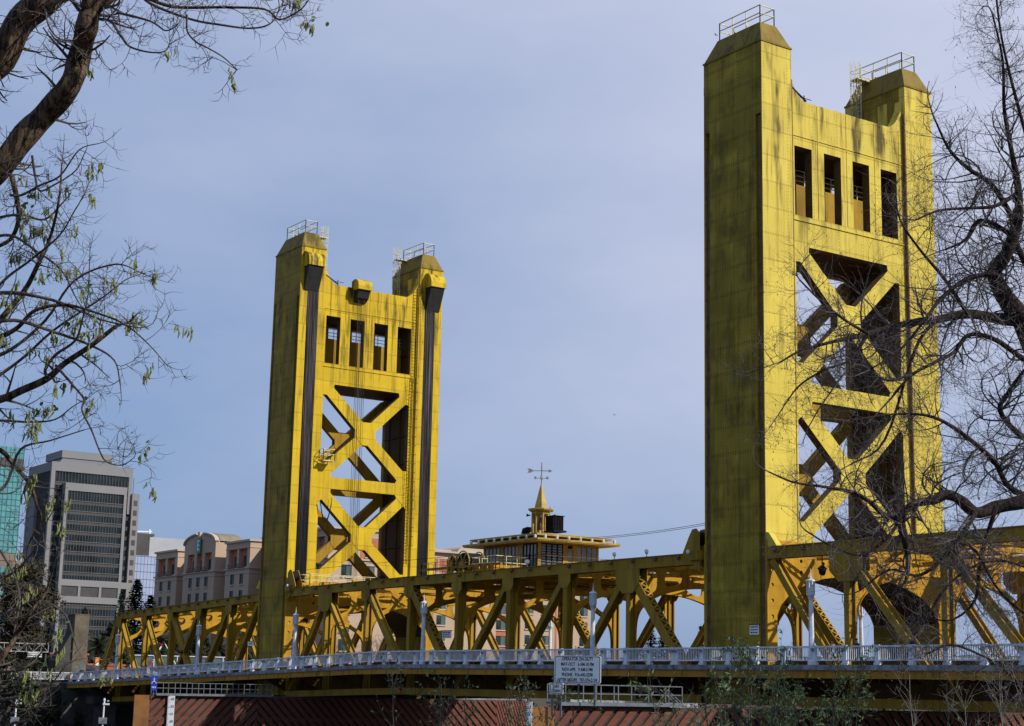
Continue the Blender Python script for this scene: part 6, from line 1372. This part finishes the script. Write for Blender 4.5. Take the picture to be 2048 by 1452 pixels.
trunkL = [[(LIMBS_LEFT[1][0][0]-.2, LIMBS_LEFT[1][0][1]-2.2, -7, .42), (LIMBS_LEFT[1][0][0]-.1, LIMBS_LEFT[1][0][1]-1.9, -3, .34), (LIMBS_LEFT[1][0][0], LIMBS_LEFT[1][0][1]-1.4, .0, .28), tuple(LIMBS_LEFT[1][0])],
          [(LIMBS_LEFT[1][0][0], LIMBS_LEFT[1][0][1]-1.4, .0, .28), (LIMBS_LEFT[0][0][0], LIMBS_LEFT[0][0][1]-.9, LIMBS_LEFT[0][0][2]-.6, .2), tuple(LIMBS_LEFT[0][0])]]
TL_, baseL, tipsL = near_tree('catkin_tree', 'budding tree with thick bark limbs and green catkins along the left edge', 'tree', LIMBS_LEFT, MAT['bark_l'], MAT['twig_l'], 5, 7.0, .32, 2, .11, .34, (2, 4), trunkL, .0022)
ck = MB(); lf = MB(); rnd = random.Random(9)
for (p, d, lv) in tipsL:
    if p.z > 1.9 or rnd.random() < .972: continue
    for k in range(rnd.randint(4, 10)):
        q = p+d*rnd.uniform(-.1, .0)+Vector((rnd.uniform(-.02, .02), rnd.uniform(-.02, .02), rnd.uniform(-.02, .02))); l = rnd.uniform(.04, .085)
        ck.tube([q, q+Vector((rnd.uniform(-.01, .01), rnd.uniform(-.01, .01), -l*.5)), q+Vector((rnd.uniform(-.02, .02), rnd.uniform(-.02, .02), -l))], [.004, .0075, .003], 4, False)
    if rnd.random() < .2:
        for k in range(rnd.randint(3, 8)):
            q = p+Vector((rnd.uniform(-.07, .07), rnd.uniform(-.07, .07), rnd.uniform(-.08, .05))); a = Vector((rnd.gauss(0, 1), rnd.gauss(0, 1), rnd.gauss(0, 1))).normalized()*.018; b = a.orthogonal().normalized()*.014
            lf.add([q-a, q-a*.3+b, q+a*.5+b*.9, q+a*1.2, q+a*.5-b*.9, q-a*.3-b], [(0, 1, 2, 3, 4, 5)])
o = tag(ck.build('catkins', MAT['catkin'], TL_), kind='stuff'); o.location = -baseL; o = lf.build('leaves', MAT['leaf'], TL_); o.location = -baseL
ck = MB()
for (p, d, lv) in tipsR:
    if rnd.random() < .9: continue
    ck.ell(p, (.007, .007, .018), 4, 3)
o = tag(ck.build('buds', MAT['twig_r'], TR), kind='stuff'); o.location = -baseR
# saplings low in front of the fenders
MAT['sage'] = simple('willow_leaf', (.10, .155, .05), .7, .35, 8, col2=(.045, .075, .022))
def sapling(label, base, stems, seed, h, spread, leafy=.8, leafmat=None, twig=None, maxl=1, group=None, lfs=1.):
    rnd = random.Random(seed); T = thing('young_shrub', label, 'shrub', base, group=group); tw = MB(); lf = MB(); tips = []
    for k in range(stems):
        d = Vector((rnd.gauss(0, spread), rnd.gauss(0, spread), 1.)).normalized(); L_ = h*rnd.uniform(.75, 1.05); n = 14; q = Vector((rnd.gauss(0, .12), rnd.gauss(0, .12), 0)); pts = [q.copy()]; dd = [d.copy()]
        for i in range(n): d = (d+Vector((rnd.gauss(0, .05), rnd.gauss(0, .05), .03))).normalized(); q = q+d*(L_/n); pts.append(q.copy()); dd.append(d.copy())
        rs = [.018*(1-.8*i/n)+.002 for i in range(n+1)]; tw.tube(pts, rs, 4, False); tips.append((pts[-1], dd[-1], 0))
        for j in range(int(n*1.6)):
            i = rnd.randint(5, n); s = Vector((rnd.gauss(0, 1), rnd.gauss(0, 1), rnd.uniform(0, 1.0))).normalized(); grow(tw, rnd, pts[i], dd[i]*.7+s*.8, rs[i]*.6, rnd.uniform(.4, .95)*(1.15-i/n*.5), 0, maxl, tips, .2, .05, (1, 3))
    if leafy:
        for fi in range(0, len(tw.f), 3):
            if rnd.random() > leafy: continue
            v = Vector(tw.v[tw.f[fi][0]])
            if v.z < h*.35: continue
            a = Vector((rnd.gauss(0, 1), rnd.gauss(0, 1), rnd.gauss(.8, .8))).normalized()*rnd.uniform(.022, .045)*lfs; b = a.orthogonal().normalized()*.011*lfs
            lf.add([v, v+a*.9+b, v+a*2, v+a*.9-b], [(0, 1, 2, 3)])
        lf.build('leaves', leafmat or MAT['sage'], T)
    tw.build('stems', twig or MAT['twig_l'], T); return T
MAT['greytwig'] = simple('pale_twig', (.13, .12, .11), .8, .3, 8, col2=(.06, .055, .05))
SG = 'willow shrubs on the near bank'
sapling('leafy grey green shrub left of the operator notice', (54.9, -57.6, -6.6), 7, 21, 4.25, .17, .55, group=SG)
sapling('thin shrub with sparse buds at the foot of the far fender', (55.9, -59.6, -6.6), 4, 22, 4.0, .13, .35, group=SG)
sapling('densest leafy shrub, right of the near walkway', (59.5, -56.3, -6.4), 11, 23, 4.15, .17, .95, group=SG)
sapling('leafy shrub beside the densest one, further right', (60.7, -56.0, -6.3), 8, 24, 4.0, .12, .9, group=SG)
sapling('bare pale branching shrub below the deck at the right', (60.9, -54.2, -6.3), 2, 25, 4.0, .14, 0, twig=MAT['greytwig'], maxl=2, group=SG)
sapling('bare pale shrub in the bottom right corner', (62.6, -55.0, -6.0), 3, 26, 3.9, .18, .03, twig=MAT['greytwig'], maxl=2, group=SG)
sapling('low wispy shrub in front of the near fender slats', (61.6, -59.0, -6.2), 5, 27, 3.35, .2, .4, group=SG)
# far vegetation
def leafmat(name, c1, c2, sc=.6):
    g = NG(name); q = g.n('ShaderNodeNewGeometry').outputs['Position']
    g.t.links.new(g.mix(g.rng(g.noise(q, sc, 4, .7), .35, .65), c1, c2), g.b.inputs['Base Color']); g.b.inputs['Roughness'].default_value = .8; g.b.inputs['Specular IOR Level'].default_value = .2; return g.mat
MAT['evergreen'] = leafmat('evergreen_foliage', (.030, .040, .014), (.010, .016, .007))
MAT['oak'] = leafmat('oak_foliage', (.060, .052, .022), (.020, .024, .010), .35)
MAT['conifer'] = leafmat('conifer_needles', (.018, .032, .020), (.008, .016, .011))
MAT['palm'] = leafmat('palm_fronds', (.035, .045, .022), (.015, .022, .012), .8)
MAT['budding'] = leafmat('budding_foliage', (.10, .12, .05), (.05, .06, .025), .5)
def leaf_cloud(mb, rnd, c, rad, n, s, flat=.6, shell=.5):
    for k in range(n):
        d = Vector((rnd.gauss(0, 1), rnd.gauss(0, 1), rnd.gauss(0, 1))).normalized(); t = rnd.random()**shell
        p = Vector((c[0]+d.x*rad[0]*t, c[1]+d.y*rad[1]*t, c[2]+d.z*rad[2]*t))
        a = Vector((rnd.gauss(0, 1), rnd.gauss(0, 1), rnd.gauss(0, flat))).normalized()*s*rnd.uniform(.5, 1.1); b = a.orthogonal(); b.rotate(__import__('mathutils').Quaternion(a.normalized(), rnd.uniform(0, 6.28))); b = b.normalized()*s*rnd.uniform(.25, .55)
        mb.add([p-a, p+b, p+a, p-b], [(0, 1, 2, 3)])
def leafy_tree(name, label, x, y, z, h, w, seed, mat, n=2600, s=.45, clumps=16, trunkh=.3, mb_mat=None, group=None, low=.25):
    rnd = random.Random(seed); T = thing(name, label, 'tree', (x, y, z), group=group)
    tr_ = MB(); tr_.tube([(0, 0, 0), (.1, 0, h*.3), (0, .2, h*.6), (.2, .1, h*.9)], [h*.028, h*.022, h*.014, h*.004], 7); cr = MB()
    for k in range(clumps):
        t = rnd.uniform(low, .93); rr = w*(sin(pi*min(1, (t-low+.12)/(1.08-low)))**.6)*rnd.uniform(.25, .95); a = rnd.uniform(0, 6.28)
        c = (rr*cos(a), rr*sin(a), h*t); tr_.tube([(0, 0, h*max(.12, t-.28)), (c[0]*.5, c[1]*.5, h*(t-.12)), c], [h*.01, h*.006, h*.002], 4, False)
        q = w*rnd.uniform(.22, .42); leaf_cloud(cr, rnd, c, (q, q, q*.75), n//clumps, s)
    tr_.build('trunk', MAT['bark_l'], T); cr.build('crown', mat, T); return T
def conifer(label, x, y, z, h, w, seed, group=None, mat=None, tiers=None):
    rnd = random.Random(seed); T = thing('conifer_tree', label, 'tree', (x, y, z), group=group)
    mb = MB(); mb.tube([(0, 0, 0), (0, 0, h)], [h*.018, h*.003], 6); mb.build('trunk', MAT['bark_l'], T); mb = MB()
    n = tiers or int(h*1.6)
    for i in range(n):
        t = .12+.88*i/n; zz = h*t; r_ = w*(1-t)**.8*rnd.uniform(.75, 1.1)+.15
        for k in range(9):
            a = rnd.uniform(0, 6.28); rk = r_*rnd.uniform(.7, 1.1); m_ = 7
            for j in range(m_):
                u = (j+1)/m_; p = Vector((cos(a)*rk*u, sin(a)*rk*u, zz-.18*rk*u+.1*rk*u*u)); s = .16*h/12*(1.2-u*.6)+.12
                for q in range(2):
                    d = Vector((cos(a)+rnd.gauss(0, .5), sin(a)+rnd.gauss(0, .5), rnd.gauss(-.1, .35))).normalized()*s*2.0; b = d.cross(Vector((0, 0, 1))).normalized()*s*.8
                    mb.add([p-d*.3, p+b, p+d, p-b], [(0, 1, 2, 3)])
    mb.build('crown', mat or MAT['conifer'], T); return T
def cypress(label, x, y, z, h, w, seed):
    rnd = random.Random(seed); T = thing('cypress_tree', label, 'tree', (x, y, z)); mb = MB(); mb.tube([(0, 0, 0), (0, 0, h*.9)], [.2, .03], 6); mb.build('trunk', MAT['bark_l'], T); mb = MB()
    for i in range(40): t = i/40; leaf_cloud(mb, rnd, (0, 0, h*(.04+.92*t)), (w*(1-t)**.5+.1, w*(1-t)**.5+.1, h*.03), 45, .3, 1.5)
    mb.build('crown', MAT['conifer'], T)
def palm(label, x, y, z, h, L_, seed, nf=34, group='palms by the left bridge end'):
    rnd = random.Random(seed); T = thing('palm_tree', label, 'tree', (x, y, z), group=group)
    mb = MB(); mb.tube([(0, 0, 0), (.1, 0, h*.5), (0, .1, h)], [.42, .34, .4], 8); mb.build('trunk', MAT['bark_l'], T); mb = MB()
    for k in range(nf):
        a = rnd.uniform(0, 6.28); el = rnd.uniform(-.5, 1.25); d = Vector((cos(a)*cos(el), sin(a)*cos(el), sin(el))); p = Vector((0, .1, h)); n = 9; l = L_*rnd.uniform(.8, 1.1)
        for i in range(n):
            q = p+d*l/n; s = d.cross(Vector((0, 0, 1))); s = s.normalized() if s.length > .01 else Vector((1, 0, 0)); w = L_*.17*sin(pi*(i+1)/(n+1))**.6
            mb.add([p, q, q+Vector((0, 0, .05)), p+Vector((0, 0, .05))], [(0, 1, 2, 3)])
            for j in range(3):
                m_ = p.lerp(q, j/3)
                for sg in (-1, 1): e = m_+s*sg*w+d*w*.5-Vector((0, 0, w*.45)); mb.add([m_, m_+d*.14, e], [(0, 1, 2)])
            p = q; d = (d+Vector((0, 0, -.17))).normalized()
    mb.build('fronds', MAT['palm'], T)
GR = -2.65
leafy_tree('bank_tree', 'big dark olive tree behind the railing left of the pylon', -131, -5.4, GR, 14.5, 5.2, 31, MAT['oak'], 9000, .34, 34)
leafy_tree('bank_tree', 'dark tangled tree in the bottom left, below the teal tower', -134, -12.5, GR, 12.5, 6, 32, MAT['oak'], 8000, .34, 30)
leafy_tree('bank_tree', 'low dark shrubby tree hanging over the quay at the far left', -123.5, -9.5, -8.5, 8.5, 5.0, 33, MAT['evergreen'], 5200, .34, 26, low=.1)
leafy_tree('bank_tree', 'dark bushy growth under the left railing corner', -122.5, -3.2, -9.5, 5.2, 3.4, 43, MAT['evergreen'], 2400, .3, 18, low=.1)
cypress('tall narrow dark cypress right beside the concrete pylon', -150, 9.6, GR, 10.0, .9, 34)
cypress('small pointed cypress above the left end of the truss', -240, 49.8, GR, 18.2, 1.8, 35)
conifer('spired conifer in front of the mirrored tower', -250, 56.8, GR, 20.4, 7.5, 36, tiers=40)
conifer('shorter conifer joined to the right of the spired one', -252, 60.8, GR, 17.4, 6.5, 37, tiers=34)
GL = 'dark trees behind the left span'
for i, (x, y, h, w, lab) in enumerate(((-170, 22, 9.5, 3.6, 'round dark evergreen behind the truss end post'), (-175, 17.5, 8.0, 3.2, 'dark evergreen between cypress and truss end post'), (-190, 31, 10.3, 4.5, 'dark evergreen under the small pointed cypress'), (-182, 36, 7.0, 3.6, 'dark evergreen behind the second panel of the left span'), (-190, 46, 7.5, 4, 'dark evergreen under the arched gable'), (-190, 56, 7.0, 4, 'dark evergreen just left of the far tower leg'), (-186, 68, 6.5, 4, 'dark evergreen behind the first panels right of the far tower'), (-180, 12, 8.0, 4, 'dark evergreen left of the cypress'))):
    leafy_tree('evergreen_tree', lab, x, y, GR, h, w, 50+i, MAT['evergreen'], 2600, .42, 18, low=.12, group=GL)
palm('palm with pale arching fronds right of the cypress', -160, 15.6, GR, 4.2, 3.6, 60); palm('palm behind the truss end post', -163, 19.2, GR, 5.2, 3.6, 61)
palm('palm seen through the third panel of the left span', -160, 35.0, GR, 4.6, 3.4, 62); palm('palm close to the far tower leg, left side', -160, 39.0, GR, 5.0, 3.4, 63); palm('palm behind the red low wall', -165, 28.5, GR, 4.2, 3.4, 64)
conifer('largest dark conifer, seen between diagonals left of the near tower', -220, 170.5, GR, 14.8, 5.2, 70, tiers=34); conifer('second dark conifer touching the largest one', -222, 176, GR, 14.5, 4.2, 71, tiers=34)
conifer('thin slanting conifer left of the near tower leg', -215, 181.5, GR, 15.0, 3.0, 72, tiers=26); conifer('small conifer at the edge of the near tower leg', -220, 186, GR, 11.5, 2.8, 73, tiers=24)
leafy_tree('budding_tree', 'budding tree at the right corner of the hotel', -200, 135.2, GR, 8.6, 4.2, 80, MAT['budding'], 1800, .3, 22); leafy_tree('budding_tree', 'budding tree right of the lamp post above the notice', -205, 154.5, GR, 9.0, 3.6, 81, MAT['budding'], 1500, .3, 20)
leafy_tree('budding_tree', 'small green tree left of the largest conifer', -215, 162, GR, 8.0, 3.0, 82, MAT['evergreen'], 1500, .3, 16)
for i, (x, y, h, lab) in enumerate(((-168, 60, 8.5, 'leafless tree in front of the hotel near the far tower'), (-170, 70, 8.5, 'leafless tree with reddish twigs left of mid span'), (-172, 79, 9, 'leafless tree behind the far tower portal'), (-182, 98, 6.5, 'leafless tree low in front of the hotel at mid span'), (-240, 232, 10.2, 'leafless tree on the skyline right of the near tower leg'), (-230, 190, 11, 'leafless tree peeking past the near tower leg'), (-250, 262, 11.5, 'leafless tree on the skyline under the portal arch'))):
    rnd = random.Random(90+i); T = thing('leafless_tree', lab, 'tree', (x, y, GR), group='leafless trees on the far bank'); tr_ = MB(); tw = MB(); tips = []
    tr_.tube([(0, 0, 0), (.1, 0, h*.35)], [.22, .14], 6)
    for k in range(9): grow(tw, rnd, Vector((.1, 0, h*.32)), Vector((rnd.gauss(0, .55), rnd.gauss(0, .55), 1)), .1, h*.62, 0, 3, tips, .1, .02, (3, 5))
    tr_.build('trunk', MAT['twig_l'], T); tw.build('crown', MAT['twig_l'], T)
# far wooded shore, one mass
mb = MB(); rnd = random.Random(77)
for k in range(260):
    y = 120+k*5.5; x = -240-rnd.uniform(0, 260) if y < 420 else -200-rnd.uniform(0, 300); h = rnd.uniform(3.0, 6.5)*(1+(y > 500)*.8); leaf_cloud(mb, rnd, (x, y, GR+h*.4), (6, 6, h*.6), 60, 1.3)
tag(mb.build('far_wood', MAT['evergreen']), 'low dark band of far trees on the opposite shore beyond the bridge', 'wood', kind='stuff')
mb = MB(); rnd = random.Random(78)
for k in range(330):
    y = -30+k*.95; x = -132.5-rnd.uniform(0, 5); leaf_cloud(mb, rnd, (x, y, GR+rnd.uniform(.2, .9)), (1.4, 1.4, 1.0), 34, .4) if not -8 < y < 25 else None
for k in range(240):
    y = 24+k*1.1; leaf_cloud(mb, rnd, (-127.5-rnd.uniform(-1, 1), y, -8.5+rnd.uniform(0, 3.8)), (1.3, 1.4, 1.5), 22, .5)
tag(mb.build('bank_scrub', MAT['oak']), 'dark scrub along the top of the far quay wall', 'scrub', kind='stuff')
